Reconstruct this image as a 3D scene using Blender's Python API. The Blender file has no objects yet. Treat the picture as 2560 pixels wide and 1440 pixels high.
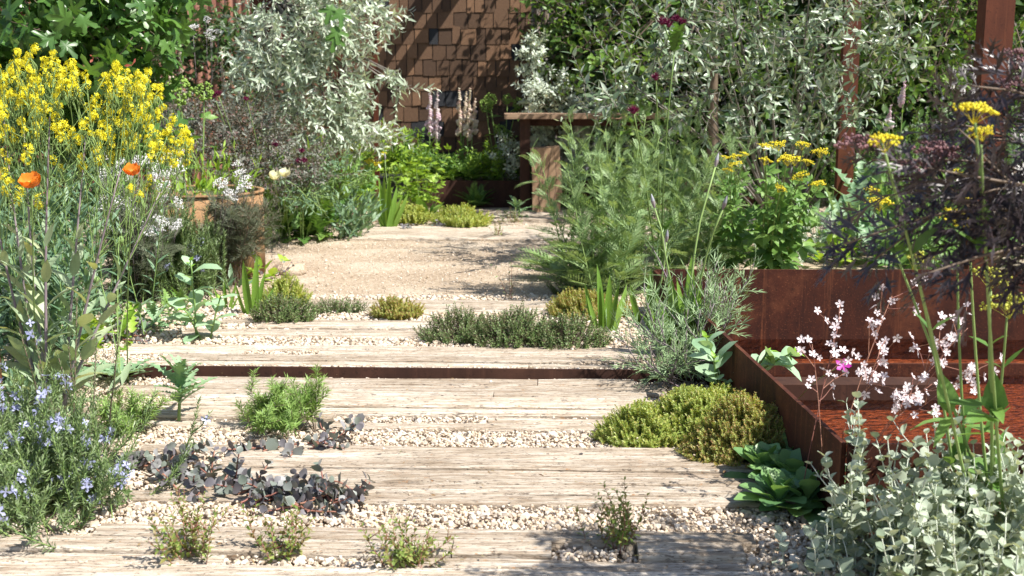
import bpy, math, random
import numpy as np
from mathutils import Matrix, Vector

R = math.radians
rng = np.random.default_rng(7)
SC = bpy.context.scene
COL = SC.collection

# ------------------------------------------------------------------ camera, sky, sun, exposure
FPX, CAMH = 2900.0, 1.03                      # focal length in pixels of a 2560-wide picture, eye height
PITCH = math.atan(514 / FPX)
cam = bpy.data.cameras.new('camera')
cam.sensor_width = 36.0
cam.lens = 36.0 * FPX / 2560
cam.clip_start, cam.clip_end = 0.05, 500
cam.dof.use_dof = True
cam.dof.focus_distance = 3.7
cam.dof.aperture_fstop = cam.lens / 6.5
cam_ob = bpy.data.objects.new('camera', cam)
COL.objects.link(cam_ob)
cam_ob.location = (0, 0, CAMH)
cam_ob.rotation_euler = (math.pi / 2 - PITCH, 0, 0)
SC.camera = cam_ob

SUN = Vector((0.56, -0.29, 0.79)).normalized()   # towards the sun
world = bpy.data.worlds.new('World')
SC.world = world
world.use_nodes = True
wn = world.node_tree
sky = wn.nodes.new('ShaderNodeTexSky')
sky.sky_type = 'NISHITA'
sky.sun_disc = False
sky.sun_elevation = math.asin(SUN.z)
sky.sun_rotation = math.atan2(SUN.x, SUN.y)
wn.links.new(sky.outputs[0], wn.nodes['Background'].inputs[0])
wn.nodes['Background'].inputs[1].default_value = 0.08
sl = bpy.data.lights.new('sun', 'SUN')
sl.energy = 5.0
sl.angle = R(0.5)
sl.color = (1.0, 0.95, 0.87)
sun_ob = bpy.data.objects.new('sun', sl)
COL.objects.link(sun_ob)
sun_ob.rotation_euler = SUN.to_track_quat('Z', 'Y').to_euler()
sun_ob.location = (4, -2, 6)
SC.view_settings.view_transform = 'Standard'
SC.view_settings.look = 'None'
SC.view_settings.gamma = 1
SC.view_settings.exposure = 0.90
SC.cycles.max_bounces = 8
SC.cycles.transparent_max_bounces = 12
SC.cycles.caustics_reflective = False
SC.cycles.caustics_refractive = False

# ------------------------------------------------------------------ helpers
cp, sp_ = math.cos(PITCH), math.sin(PITCH)
def ray(u, v):
    a, b = (u - 1280) / FPX, (720 - v) / FPX
    return np.array((a, cp + b * sp_, -sp_ + b * cp))
def at(u, v, z=0.0):
    """where the sight line of photograph pixel u, v meets the level z"""
    d = ray(u, v)
    return np.array((0, 0, CAMH)) + d * ((z - CAMH) / d[2])
def atY(u, v, Y):
    d = ray(u, v)
    return np.array((0, 0, CAMH)) + d * (Y / d[1])
def project(P):
    P = np.atleast_2d(P) - np.array((0, 0, CAMH))
    f = P[:, 1] * cp - P[:, 2] * sp_
    up = P[:, 1] * sp_ + P[:, 2] * cp
    f = np.maximum(f, 1e-3)
    return 1280 + FPX * P[:, 0] / f, 720 - FPX * up / f, f

def unit(v):
    v = np.asarray(v, float)
    return v / np.maximum(np.linalg.norm(v, axis=-1, keepdims=True), 1e-9)

def new_mesh(name, V, T, mat, smooth=True):
    V = np.ascontiguousarray(V, np.float32); T = np.ascontiguousarray(T, np.int32)
    me = bpy.data.meshes.new(name)
    me.vertices.add(len(V)); me.vertices.foreach_set('co', V.ravel())
    me.loops.add(T.size); me.loops.foreach_set('vertex_index', T.ravel())
    me.polygons.add(len(T))
    me.polygons.foreach_set('loop_start', np.arange(0, T.size, 3, dtype=np.int32))
    me.polygons.foreach_set('use_smooth', np.full(len(T), smooth))
    me.update(calc_edges=True)
    if mat: me.materials.append(mat)
    return me
def link(name, me, parent=None, kind=None, loc=None, label=None):
    o = bpy.data.objects.new(name, me)
    COL.objects.link(o)
    if parent is not None: o.parent = parent
    if kind: o['kind'] = kind
    if label: o['label'] = label
    if loc is not None: o.location = loc
    return o
def thing(name, label, cat, loc=(0, 0, 0), group=None):
    o = bpy.data.objects.new(name, None)
    COL.objects.link(o)
    o.location = tuple(float(x) for x in loc)
    o.empty_display_size = .05
    o['label'] = label; o['category'] = cat
    if group: o['group'] = group
    return o
def tag(o, label, cat, group=None):
    o['label'] = label; o['category'] = cat
    if group: o['group'] = group
    return o

class Geo:
    def __init__(s): s.V, s.T, s.n = [], [], 0
    def add(s, V, T):
        V = np.asarray(V, float).reshape(-1, 3); T = np.asarray(T, int).reshape(-1, 3)
        s.V.append(V); s.T.append(T + s.n); s.n += len(V)
    def arrays(s): return np.concatenate(s.V), np.concatenate(s.T)
    def empty(s): return s.n == 0
    def obj(s, name, mat, parent=None, kind=None, smooth=True, loc=None, label=None):
        V, T = s.arrays()
        return link(name, new_mesh(name, V, T, mat, smooth), parent, kind, loc, label)
    def box(s, x0, x1, y0, y1, z0, z1):
        V = [(x, y, z) for z in (z0, z1) for y in (y0, y1) for x in (x0, x1)]
        s.add(V, quads([(0, 2, 3, 1), (4, 5, 7, 6), (0, 1, 5, 4), (1, 3, 7, 5), (3, 2, 6, 7), (2, 0, 4, 6)]))
    def slab(s, A, B, thick, z0, z1):
        """upright plate from A to B (xy)"""
        A, B = np.array(A, float)[:2], np.array(B, float)[:2]
        d = unit(B - A); n = np.array((-d[1], d[0])) * thick / 2
        c = [A - n, B - n, B + n, A + n]
        V = [(*p, z) for z in (z0, z1) for p in c]
        s.add(V, quads([(3, 2, 1, 0), (4, 5, 6, 7), (0, 1, 5, 4), (1, 2, 6, 5), (2, 3, 7, 6), (3, 0, 4, 7)]))
    def tube(s, pts, r0, r1=None, k=4):
        pts = np.asarray(pts, float); m = len(pts)
        r = np.linspace(r0, r0 if r1 is None else r1, m)
        T = unit(np.gradient(pts, axis=0))
        ref = np.where(np.abs(T[:, 2:3]) > .9, np.array([[1., 0, 0]]), np.array([[0, 0, 1.]]))
        ref = np.broadcast_to(ref[0], T.shape) if m < 12 else ref
        U = unit(np.cross(T, ref)); W = np.cross(T, U)
        a = np.arange(k) * 2 * math.pi / k
        V = pts[:, None] + r[:, None, None] * (np.cos(a)[None, :, None] * U[:, None] + np.sin(a)[None, :, None] * W[:, None])
        i = np.arange(m - 1)[:, None] * k; j = np.arange(k)[None]; jn = (j + 1) % k
        q = np.stack([i + j, i + jn, i + k + jn, i + k + j], -1).reshape(-1, 4)
        T2 = np.concatenate([q[:, [0, 1, 2]], q[:, [0, 2, 3]]])
        cap = [((m - 1) * k, (m - 1) * k + x, (m - 1) * k + x + 1) for x in range(1, k - 1)]
        s.add(V.reshape(-1, 3), np.concatenate([T2, np.array(cap, int).reshape(-1, 3)]))
    def inst(s, tpl, P, Rm, S):
        V, T = tpl
        if len(P) == 0: return
        W = np.einsum('nij,vj->nvi', Rm, V) * np.asarray(S).reshape(-1, 1, 1) + P[:, None]
        TT = T[None] + (np.arange(len(P)) * len(V))[:, None, None]
        s.add(W.reshape(-1, 3), TT.reshape(-1, 3))
def quads(Q):
    Q = np.asarray(Q, int)
    return np.concatenate([Q[:, [0, 1, 2]], Q[:, [0, 2, 3]]])

# ------------------------------------------------------------------ leaf and flower shapes (unit length along +Y, face +Z)
def width(shape, t):
    t = np.asarray(t, float)
    if shape == 'lance': w = np.sin(math.pi * t ** .75) ** .9
    elif shape == 'ovate': w = np.sin(math.pi * t ** .62) ** .8
    elif shape == 'obov': w = np.where(t > .6, np.sqrt(np.clip(1.02 - ((t - .6) / .4) ** 2, 0, 1)), .16 + .84 * np.clip(t / .6, 0, 1) ** 1.6)
    elif shape == 'round': w = np.sqrt(np.clip(1 - (2 * t - 1) ** 2, 0, 1))
    elif shape == 'strap': w = np.clip((1 - t) * 2.2, 0, 1) ** .7
    return np.clip(w, .015, 2)
def leaf(W=.3, n=3, shape='lance', fold=.25, droop=.15, wavy=0., seed=0, stalk=0.):
    rg = np.random.default_rng(seed)
    t = np.linspace(0, 1, n + 1)
    w = width(shape, t) * W / 2
    V = []
    for i in range(n + 1):
        y = stalk + t[i] * (1 - .25 * droop * t[i]) * (1 - stalk)
        z = -droop * t[i] ** 2
        V += [(-w[i], y, z + fold * w[i] + wavy * rg.normal()), (0, y, z), (w[i], y, z + fold * w[i] + wavy * rg.normal())]
    Q = []
    for i in range(n):
        a = 3 * i
        Q += [(a, a + 1, a + 4, a + 3), (a + 1, a + 2, a + 5, a + 4)]
    T = quads(Q); V = np.array(V)
    if stalk > 0:
        k = len(V)
        V = np.concatenate([V, [(-.012, 0, 0), (.012, 0, 0), (.012, stalk, 0), (-.012, stalk, 0)]])
        T = np.concatenate([T, [(k, k + 1, k + 2), (k, k + 2, k + 3)]])
    return V, T
def micro(W=.3, fold=.15):
    return np.array([(0, 0, 0), (W / 2, .45, fold * W), (0, 1, -.05), (-W / 2, .45, fold * W)]), np.array([(0, 1, 2), (0, 2, 3)])
def fan(outline, cup=.0, centre=(0, .35, 0), rg=None, wavy=0.):
    O = np.array(outline, float)
    z = cup * ((O[:, 0]) ** 2 + (O[:, 1] - centre[1]) ** 2) + (rg.normal(0, wavy, len(O)) if rg is not None else 0)
    V = np.concatenate([[centre], np.column_stack([O, z])])
    m = len(O)
    return V, np.array([(0, 1 + i, 1 + (i + 1) % m) for i in range(m)])
def maple_leaf(seed):
    rg = np.random.default_rng(seed)
    c = np.array((0, .34))
    pts = [(0, .02)]
    lobes = [(-128, .34, 0), (-68, .56, .25), (0, .66, .26), (68, .56, .25), (128, .34, 0)]
    for i, (a, l, sh) in enumerate(lobes):
        l *= rg.uniform(.92, 1.08)
        f = lambda da, r: (c[0] + r * math.sin(R(a + da)), c[1] + r * math.cos(R(a + da)))
        if sh: pts += [f(-14, l * .68), f(-13, l * .84), f(0, l), f(13, l * .84), f(14, l * .68)]
        else: pts += [f(-12, l * .8), f(0, l), f(12, l * .8)]
        if i < 4: pts.append((c[0] + .22 * math.sin(R(a + 32)), c[1] + .22 * math.cos(R(a + 32))))
    V, T = fan(pts, -.35, (0, .34, .02), rg, .02)
    k = len(V)
    V = np.concatenate([V, [(-.008, -.45, -.05), (.008, -.45, -.05), (.008, .3, 0), (-.008, .3, 0)]])
    return V, np.concatenate([T, [(k, k + 1, k + 2), (k, k + 2, k + 3)]])
def jagged_leaf(seed, W=.42, n=6):
    """long leaf with deep toothed lobes (poppy, thistle)"""
    rg = np.random.default_rng(seed)
    right, left = [], []
    for i in range(n):
        t = (i + .6) / (n + .6)
        w = W / 2 * math.sin(math.pi * min(1, t ** .8 * .95 + .05)) + .04
        right += [(w * .38, t - .07), (w * rg.uniform(.85, 1.15), t + .02), (w * .72, t + .035)]
        left += [(-w * .38, t - .07), (-w * rg.uniform(.85, 1.15), t + .02), (-w * .72, t + .035)]
    V, T = [], []
    pr = [(.02, 0)] + right + [(.02, 1)]; pl = [(-.02, 0)] + left + [(-.02, 1)]
    for i, (a, b) in enumerate(zip(pl, pr)):
        y = a[1]; z = -.22 * y * y
        V += [(a[0], a[1], z + abs(a[0]) * .35 + rg.normal(0, .015)), (0, y, z), (b[0], b[1], z + b[0] * .35 + rg.normal(0, .015))]
    for i in range(len(pr) - 1):
        a = 3 * i
        T += [(a, a + 1, a + 4, a + 3), (a + 1, a + 2, a + 5, a + 4)]
    return np.array(V), quads(T)
def pinnate(n=9, W=.36, lw=.16, ll=1., droop=.2, fold=.3, cut=False, seed=0):
    """frond: rachis with paired leaflets"""
    rg = np.random.default_rng(seed)
    g = Geo()
    t = np.linspace(0, 1, 7)
    g.tube(np.column_stack([0 * t, t, -droop * t ** 2]), .012, .004, 3)
    for i in range(n):
        tt = .12 + .86 * i / (n - 1)
        w = W * math.sin(math.pi * min(1, .12 + tt * .86)) ** .8 * ll + .02
        for sx in (-1, 1):
            a = R(58 - 22 * tt + rg.normal(0, 5)) * sx
            d = np.array((math.sin(a), math.cos(a), fold * .5)); d /= np.linalg.norm(d)
            x = np.cross(d, (0, 0, 1)); x /= np.linalg.norm(x)
            Rm = np.column_stack([x, d, np.cross(x, d)])[None]
            p = np.array([(0, tt, -droop * tt * tt)])
            g.inst(micro(lw), p, Rm, [w])
            if cut:
                for q, s2 in ((.4, .45), (.65, .38)):
                    for sg in (-1, 1):
                        a2 = a + sg * R(42)
                        d2 = np.array((math.sin(a2), math.cos(a2), fold * .5)); d2 /= np.linalg.norm(d2)
                        x2 = np.cross(d2, (0, 0, 1)); x2 /= np.linalg.norm(x2)
                        g.inst(micro(lw * 1.2), p + d * w * q, np.column_stack([x2, d2, np.cross(x2, d2)])[None], [w * s2])
    return g.arrays()
OCT = (np.array([(1, 0, 0), (-1, 0, 0), (0, 1, 0), (0, -1, 0), (0, 0, 1), (0, 0, -1)], float),
       np.array([(0, 2, 4), (2, 1, 4), (1, 3, 4), (3, 0, 4), (2, 0, 5), (1, 2, 5), (3, 1, 5), (0, 3, 5)]))
_p = (1 + 5 ** .5) / 2
ICO = (unit([(-1, _p, 0), (1, _p, 0), (-1, -_p, 0), (1, -_p, 0), (0, -1, _p), (0, 1, _p), (0, -1, -_p), (0, 1, -_p), (_p, 0, -1), (_p, 0, 1), (-_p, 0, -1), (-_p, 0, 1)]),
       np.array([(0, 11, 5), (0, 5, 1), (0, 1, 7), (0, 7, 10), (0, 10, 11), (1, 5, 9), (5, 11, 4), (11, 10, 2), (10, 7, 6), (7, 1, 8), (3, 9, 4), (3, 4, 2), (3, 2, 6), (3, 6, 8), (3, 8, 9), (4, 9, 5), (2, 4, 11), (6, 2, 10), (8, 6, 7), (9, 8, 1)]))
EYE = np.eye(3)
def rand_rot(n, rg=rng):
    q = unit(rg.normal(size=(n, 4)))
    w, x, y, z = q.T
    return np.stack([np.stack([1 - 2 * (y * y + z * z), 2 * (x * y - z * w), 2 * (x * z + y * w)], -1),
                     np.stack([2 * (x * y + z * w), 1 - 2 * (x * x + z * z), 2 * (y * z - x * w)], -1),
                     np.stack([2 * (x * z - y * w), 2 * (y * z + x * w), 1 - 2 * (x * x + y * y)], -1)], 1)
def frame(d, nrm):
    d = unit(d); x = unit(np.cross(d, nrm)); z = np.cross(x, d)
    return np.stack([x, d, z], -1)

# ------------------------------------------------------------------ stems and leaves on stems
def curve(p0, d0, L, n=6, bend=(0, 0, 0), wob=.08, rg=rng):
    p = np.array(p0, float); d = unit(d0); out = [p.copy()]
    b = np.array(bend, float) / n; st = L / n
    for i in range(n):
        d = unit(d + b + rg.normal(0, wob, 3)); p = p + d * st; out.append(p.copy())
    return np.array(out)
def resample(pts, ts):
    pts = np.asarray(pts); seg = np.linalg.norm(np.diff(pts, axis=0), axis=1)
    s = np.concatenate([[0], np.cumsum(seg)]); L = s[-1]; s /= max(L, 1e-9)
    P = np.stack([np.interp(ts, s, pts[:, k]) for k in range(3)], -1)
    T = unit(np.stack([np.interp(np.clip(ts + .04, 0, 1), s, pts[:, k]) - np.interp(np.clip(ts - .04, 0, 1), s, pts[:, k]) for k in range(3)], -1))
    return P, T, L
class Leaves:
    def __init__(s): s.P, s.R, s.S = [], [], []
    def put(s, P, Rm, S):
        s.P.append(np.atleast_2d(P)); s.R.append(np.asarray(Rm).reshape(-1, 3, 3)); s.S.append(np.atleast_1d(np.asarray(S, float)))
    def all(s): return np.concatenate(s.P), np.concatenate(s.R), np.concatenate(s.S)
    def on(s, pts, gap, size, t0=.1, t1=1., per=1, turn=2.4, ang=60, ang1=None, end=None, jit=.25, up=.0, droop=0., rg=rng):
        """leaves along a stem: `per` at each node, nodes `gap` apart, `turn` radians between nodes"""
        L = np.linalg.norm(np.diff(pts, axis=0), axis=1).sum()
        m = max(1, int(L * (t1 - t0) / gap))
        t = np.repeat(np.linspace(t0, t1, m), per)
        P, T, _ = resample(pts, t)
        k = np.arange(m * per)
        phi = rg.uniform(0, 6.28) + (k // per) * turn + (k % per) * 2 * math.pi / per + rg.normal(0, jit, m * per)
        ref = np.where(np.abs(T[:, 2:3]) > .85, np.array([[1., 0, 0]]), np.array([[0, 0, 1.]]))
        U = unit(np.cross(T, ref)); W = np.cross(T, U)
        a = np.radians(np.interp(t, [t0, t1], [ang, ang if ang1 is None else ang1]) + rg.normal(0, 40 * jit, m * per))[:, None]
        d = np.cos(a) * T + np.sin(a) * (np.cos(phi)[:, None] * U + np.sin(phi)[:, None] * W)
        d = unit(d + np.array((0, 0, -droop)) + rg.normal(0, jit * .35, d.shape))
        nrm = T + np.array((0, 0, up)) + rg.normal(0, jit * .5, d.shape)
        e = 1. if end is None else end
        S = size * np.interp(t, [t0, t1], [1, e]) * np.clip(rg.normal(1, .18, len(t)), .55, 1.5)
        s.put(P, frame(d, nrm), S)
        return s
MESHES = {}
def leaf_parts(par, L, tpls, mat, cap=120, name='leaf', rest='foliage', key=None):
    """the leaves that show largest become objects of their own, the others one joined part"""
    P, Rm, S = L.all()
    loc = np.array(par.location)
    u, v, f = project(P + loc)
    seen = (u > -20) & (u < 2580) & (v > -20) & (v < 1460)
    score = S / f * np.where(seen, 1, .2) / f ** 2
    order = np.argsort(-score)
    sing, rem = order[:cap], order[cap:]
    key = key or (name, mat.name, id(tpls))
    if len(sing):
        if key not in MESHES: MESHES[key] = [new_mesh(name, V, T, mat) for V, T in tpls]
        ms = MESHES[key]
        for i in sing:
            o = bpy.data.objects.new(name, ms[int(i) % len(ms)])
            COL.objects.link(o)
            M = Matrix(Rm[i].tolist()).to_4x4() @ Matrix.Scale(float(S[i]), 4)
            M.translation = Vector(P[i].tolist())
            o.parent = par
            o.matrix_basis = M
    if len(rem):
        g = Geo()
        for k, t in enumerate(tpls):
            w = rem[rem % len(tpls) == k]
            if len(w): g.inst(t, P[w], Rm[w], S[w])
        g.obj(rest, mat, par, 'stuff')

# ------------------------------------------------------------------ materials
def mat_new(name):
    m = bpy.data.materials.new(name); m.use_nodes = True
    nt = m.node_tree; b = nt.nodes['Principled BSDF']
    return m, nt, b
def N(nt, typ, **kw):
    n = nt.nodes.new(typ)
    for k, v in kw.items():
        if k.startswith('i_'): n.inputs[k[2:].replace('_', ' ')].default_value = v
        else: setattr(n, k, v)
    return n
def ramp(nt, fac, stops):
    r = nt.nodes.new('ShaderNodeValToRGB')
    while len(r.color_ramp.elements) < len(stops): r.color_ramp.elements.new(.5)
    for e, (p, c) in zip(r.color_ramp.elements, stops): e.position = p; e.color = (*c, 1) if len(c) == 3 else c
    nt.links.new(fac, r.inputs[0]); return r.outputs[0]
def mix(nt, fac, a, b, typ='MIX'):
    m = nt.nodes.new('ShaderNodeMix'); m.data_type = 'RGBA'; m.blend_type = typ
    for sock, val in ((m.inputs[0], fac), (m.inputs[6], a), (m.inputs[7], b)):
        if hasattr(val, 'is_linked') or hasattr(val, 'links'): nt.links.new(val, sock)
        elif isinstance(val, (int, float)): sock.default_value = val
        else: sock.default_value = (*val, 1)
    return m.outputs[2]
def coords(nt, scale=(1, 1, 1), which='Object', jitter=False):
    tc = nt.nodes.new('ShaderNodeTexCoord'); mp = nt.nodes.new('ShaderNodeMapping')
    mp.inputs['Scale'].default_value = scale
    src = tc.outputs[which]
    if jitter:
        oi = nt.nodes.new('ShaderNodeObjectInfo')
        vm = N(nt, 'ShaderNodeVectorMath', operation='MULTIPLY'); vm.inputs[1].default_value = (37, 23, 11)
        cmb = nt.nodes.new('ShaderNodeCombineXYZ')
        for k in range(3): nt.links.new(oi.outputs['Random'], cmb.inputs[k])
        nt.links.new(cmb.outputs[0], vm.inputs[0])
        ad = N(nt, 'ShaderNodeVectorMath', operation='ADD')
        nt.links.new(src, ad.inputs[0]); nt.links.new(vm.outputs[0], ad.inputs[1]); src = ad.outputs[0]
    nt.links.new(src, mp.inputs[0]); return mp.outputs[0]
def noise(nt, vec, scale, detail=4, rough=.6, out='Fac'):
    n = N(nt, 'ShaderNodeTexNoise'); n.inputs['Scale'].default_value = scale
    n.inputs['Detail'].default_value = detail; n.inputs['Roughness'].default_value = rough
    nt.links.new(vec, n.inputs['Vector']); return n.outputs[out]
def bump(nt, b, h, strength=.3, dist=.01):
    n = N(nt, 'ShaderNodeBump'); n.inputs['Strength'].default_value = strength; n.inputs['Distance'].default_value = dist
    nt.links.new(h, n.inputs['Height']); nt.links.new(n.outputs[0], b.inputs['Normal'])
def rand_socket(nt):
    oi = nt.nodes.new('ShaderNodeObjectInfo'); ge = nt.nodes.new('ShaderNodeNewGeometry')
    ad = N(nt, 'ShaderNodeMath', operation='ADD'); fr = N(nt, 'ShaderNodeMath', operation='FRACT')
    nt.links.new(oi.outputs['Random'], ad.inputs[0]); nt.links.new(ge.outputs['Random Per Island'], ad.inputs[1])
    nt.links.new(ad.outputs[0], fr.inputs[0]); return fr.outputs[0]
def leafmat(name, *cols, trans=.3, rough=.45, spec=.4, tcol=None):
    m, nt, b = mat_new(name)
    gain = 1.32 if name.endswith(('leaf', 'needle', 'sedum', 'blade', 'fennel', 'stem')) else 1.05
    cols = [tuple(min(.88, x * gain) for x in c) for c in cols]
    st = [(i / max(1, len(cols) - 1), c) for i, c in enumerate(cols)]
    c = ramp(nt, rand_socket(nt), st)
    nz = noise(nt, coords(nt, which='Object'), 30, 2)
    c = mix(nt, .35, c, ramp(nt, nz, [(.3, (.55, .55, .55)), (.7, (1.1, 1.1, 1.1))]), 'MULTIPLY')
    nt.links.new(c, b.inputs['Base Color'])
    b.inputs['Roughness'].default_value = rough
    b.inputs['Specular IOR Level'].default_value = spec
    if trans > 0:
        t = N(nt, 'ShaderNodeBsdfTranslucent')
        tc = mix(nt, 1.0, c, tcol or (1.25, 1.15, .55), 'MULTIPLY')
        nt.links.new(tc, t.inputs[0])
        ms = N(nt, 'ShaderNodeMixShader'); ms.inputs[0].default_value = trans
        nt.links.new(b.outputs[0], ms.inputs[1]); nt.links.new(t.outputs[0], ms.inputs[2])
        nt.links.new(ms.outputs[0], nt.nodes['Material Output'].inputs[0])
    return m
def plain(name, *cols, rough=.6):
    return leafmat(name, *cols, trans=0, rough=rough)
def corten(name, dark, mid, light, speck=.5, scale=6.):
    m, nt, b = mat_new(name)
    co = coords(nt, which='Object', jitter=True)
    st = coords(nt, (5, 5, .7), jitter=True)
    a = noise(nt, co, scale, 6, .65); s = noise(nt, st, 3.5, 4, .6); f = noise(nt, co, 160, 2, .6)
    c = ramp(nt, a, [(.3, dark), (.55, mid), (.75, light)])
    c = mix(nt, .5, c, ramp(nt, s, [(.35, dark), (.65, mid)]))
    c = mix(nt, ramp(nt, f, [(.62, (0, 0, 0)), (.72, (speck, speck, speck))]), c, light)
    rn = noise(nt, coords(nt, (16, 16, .6), jitter=True), 1.6, 4, .7)
    c = mix(nt, ramp(nt, rn, [(.56, (0, 0, 0)), (.70, (.55, .55, .55))]), c, light)
    g = noise(nt, co, 45, 3, .7)
    c = mix(nt, ramp(nt, g, [(.3, (.6, .6, .6)), (.42, (0, 0, 0))]), c, tuple(x * .5 for x in dark))
    nt.links.new(c, b.inputs['Base Color'])
    b.inputs['Roughness'].default_value = .75
    b.inputs['Specular IOR Level'].default_value = .25
    bump(nt, b, f, .25, .002)
    return m
M_RUST = corten('rusted_steel', (.024, .008, .006), (.072, .020, .010), (.23, .08, .035), .7, 5.)
M_RUST_POST = corten('rusted_steel_post', (.06, .017, .009), (.115, .034, .016), (.19, .065, .028), .3)
M_RUST_OCHRE = corten('rusted_steel_ochre', (.24, .125, .058), (.36, .215, .11), (.48, .34, .20), .3, 4.)
M_RUST_DARK = corten('rusted_steel_dark', (.035, .016, .012), (.06, .027, .018), (.11, .05, .032), .2)

def wood(name, cols, grain=(2, 30, 30), sc=4., bmp=.3, varied=True):
    m, nt, b = mat_new(name)
    co = coords(nt, grain, jitter=True)
    a = noise(nt, co, sc, 5, .65)
    c = ramp(nt, a, [(.28 + .44 * i / (len(cols) - 1), x) for i, x in enumerate(cols)])
    if varied:
        oi = nt.nodes.new('ShaderNodeObjectInfo')
        c = mix(nt, .8, c, ramp(nt, oi.outputs['Random'], [(0, (.32, .30, .30)), (.35, (.7, .67, .65)), (.7, (1.0, .97, .95)), (1, (1.75, 1.7, 1.65))]), 'MULTIPLY')
    nt.links.new(c, b.inputs['Base Color']); b.inputs['Roughness'].default_value = .8
    bump(nt, b, a, bmp, .004)
    return m
M_SHINGLE = wood('cedar_shingle', [(.055, .027, .015), (.135, .073, .039), (.25, .15, .085)], (26, 26, 2.2), 5.)
M_SHINGLE_DARK = wood('charred_shade_shingle', [(.012, .013, .017), (.03, .032, .038)], (26, 26, 2.2), 5., varied=False)
M_OAK = wood('oak_slab', [(.22, .13, .075), (.36, .23, .14), (.44, .30, .19)], (14, 14, 1.6), 2.2, varied=False)
M_OAK_TOP = wood('oak_top', [(.16, .095, .06), (.28, .18, .115), (.38, .26, .17)], (2, 16, 16), 3., varied=False)

def plank_mat():
    m, nt, b = mat_new('weathered_plank')
    lo = coords(nt, (.9, 34, 34), jitter=True)       # long streaks along the plank
    me_ = coords(nt, (5, 60, 60), jitter=True)
    sp2 = coords(nt, (26, 75, 75), jitter=True)
    s = noise(nt, lo, 1.3, 4, .7); s2 = noise(nt, me_, 2.2, 5, .75); k = noise(nt, sp2, 1.6, 3, .8)
    c = ramp(nt, s, [(.30, (.27, .205, .145)), (.44, (.40, .325, .25)), (.53, (.50, .43, .35)), (.60, (.68, .63, .56)), (.70, (.78, .75, .70))])
    c = mix(nt, .55, c, ramp(nt, s2, [(.36, (.11, .082, .06)), (.44, (.34, .275, .21)), (.54, (.56, .50, .42)), (.64, (.82, .79, .74))]))
    c = mix(nt, ramp(nt, k, [(.36, (.9, .9, .9)), (.44, (0, 0, 0))]), c, (.13, .105, .085))
    k2 = noise(nt, coords(nt, (40, 90, 90), jitter=True), 1.2, 2, .6)
    c = mix(nt, ramp(nt, k2, [(.66, (0, 0, 0)), (.72, (.8, .8, .8))]), c, (.42, .22, .09))
    oi = nt.nodes.new('ShaderNodeObjectInfo')
    c = mix(nt, .6, c, ramp(nt, oi.outputs['Random'], [(0, (.62, .57, .51)), (.5, (.85, .81, .76)), (1, (1.1, 1.08, 1.05))]), 'MULTIPLY')
    ge = nt.nodes.new('ShaderNodeNewGeometry')
    st = noise(nt, ge.outputs['Position'], 2.6, 5, .65)      # dirt stains that run across neighbouring planks
    c = mix(nt, .75, c, ramp(nt, st, [(.32, (.72, .67, .61)), (.46, (1.0, .99, .98)), (.62, (1.14, 1.15, 1.16))]), 'MULTIPLY')
    nt.links.new(c, b.inputs['Base Color']); b.inputs['Roughness'].default_value = .85
    b.inputs['Specular IOR Level'].default_value = .2
    h = mix(nt, .5, s2, k)
    bump(nt, b, h, 1., .007)
    return m
M_PLANK = plank_mat()

def gravel_mat(name, cols, vs=55., bm=.8):
    m, nt, b = mat_new(name)
    co = coords(nt, which='Object')
    v = N(nt, 'ShaderNodeTexVoronoi'); v.inputs['Scale'].default_value = vs; nt.links.new(co, v.inputs['Vector'])
    big = noise(nt, co, 1.1, 5, .6)
    c = ramp(nt, N_sep(nt, v.outputs['Color']), [(0, cols[0]), (.5, cols[1]), (1, cols[2])])
    c = mix(nt, .5, c, ramp(nt, big, [(.35, (.6, .5, .4)), (.65, (1.1, 1.08, 1.05))]), 'MULTIPLY')
    c = mix(nt, ramp(nt, v.outputs['Distance'], [(.0, (0, 0, 0)), (.55, (0, 0, 0)), (.9, (.7, .7, .7))]), c, tuple(x * .4 for x in cols[0]))
    nt.links.new(c, b.inputs['Base Color']); b.inputs['Roughness'].default_value = .9
    inv = N(nt, 'ShaderNodeMath', operation='SUBTRACT'); inv.inputs[0].default_value = 1; nt.links.new(v.outputs['Distance'], inv.inputs[1])
    bump(nt, b, inv.outputs[0], bm, .012)
    return m
def N_sep(nt, col):
    s = N(nt, 'ShaderNodeSeparateColor'); nt.links.new(col, s.inputs[0]); return s.outputs[0]
M_GROUND = gravel_mat('bed_gravel', [(.36, .285, .21), (.52, .43, .335), (.64, .56, .46)])
def dirt_mat():
    m, nt, b = mat_new('sandy_path')
    co = coords(nt, which='Object'); wide = coords(nt, (1, 1.8, 1))
    a = noise(nt, wide, 1.6, 6, .65); f = noise(nt, co, 60, 4, .75); g = noise(nt, co, 190, 2, .6)
    c = ramp(nt, a, [(.36, (.28, .20, .13)), (.52, (.39, .305, .215)), (.62, (.53, .455, .36))])
    c = mix(nt, .5, c, ramp(nt, f, [(.34, (.15, .108, .07)), (.5, (.38, .295, .21)), (.64, (.60, .53, .44))]))
    c = mix(nt, ramp(nt, g, [(.60, (0, 0, 0)), (.70, (.7, .7, .7))]), c, (.70, .62, .50))
    nt.links.new(c, b.inputs['Base Color']); b.inputs['Roughness'].default_value = .95
    bump(nt, b, f, .7, .01)
    return m
M_DIRT = dirt_mat()
M_STONE = plain('limestone_chip', (.34, .26, .185), (.54, .44, .34), (.64, .55, .45), (.72, .65, .56), (.46, .385, .31), (.60, .48, .34), (.40, .34, .29), rough=.85)
M_SOIL = gravel_mat('planter_soil', [(.05, .035, .025), (.08, .055, .04), (.12, .09, .06)], 30)

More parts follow.
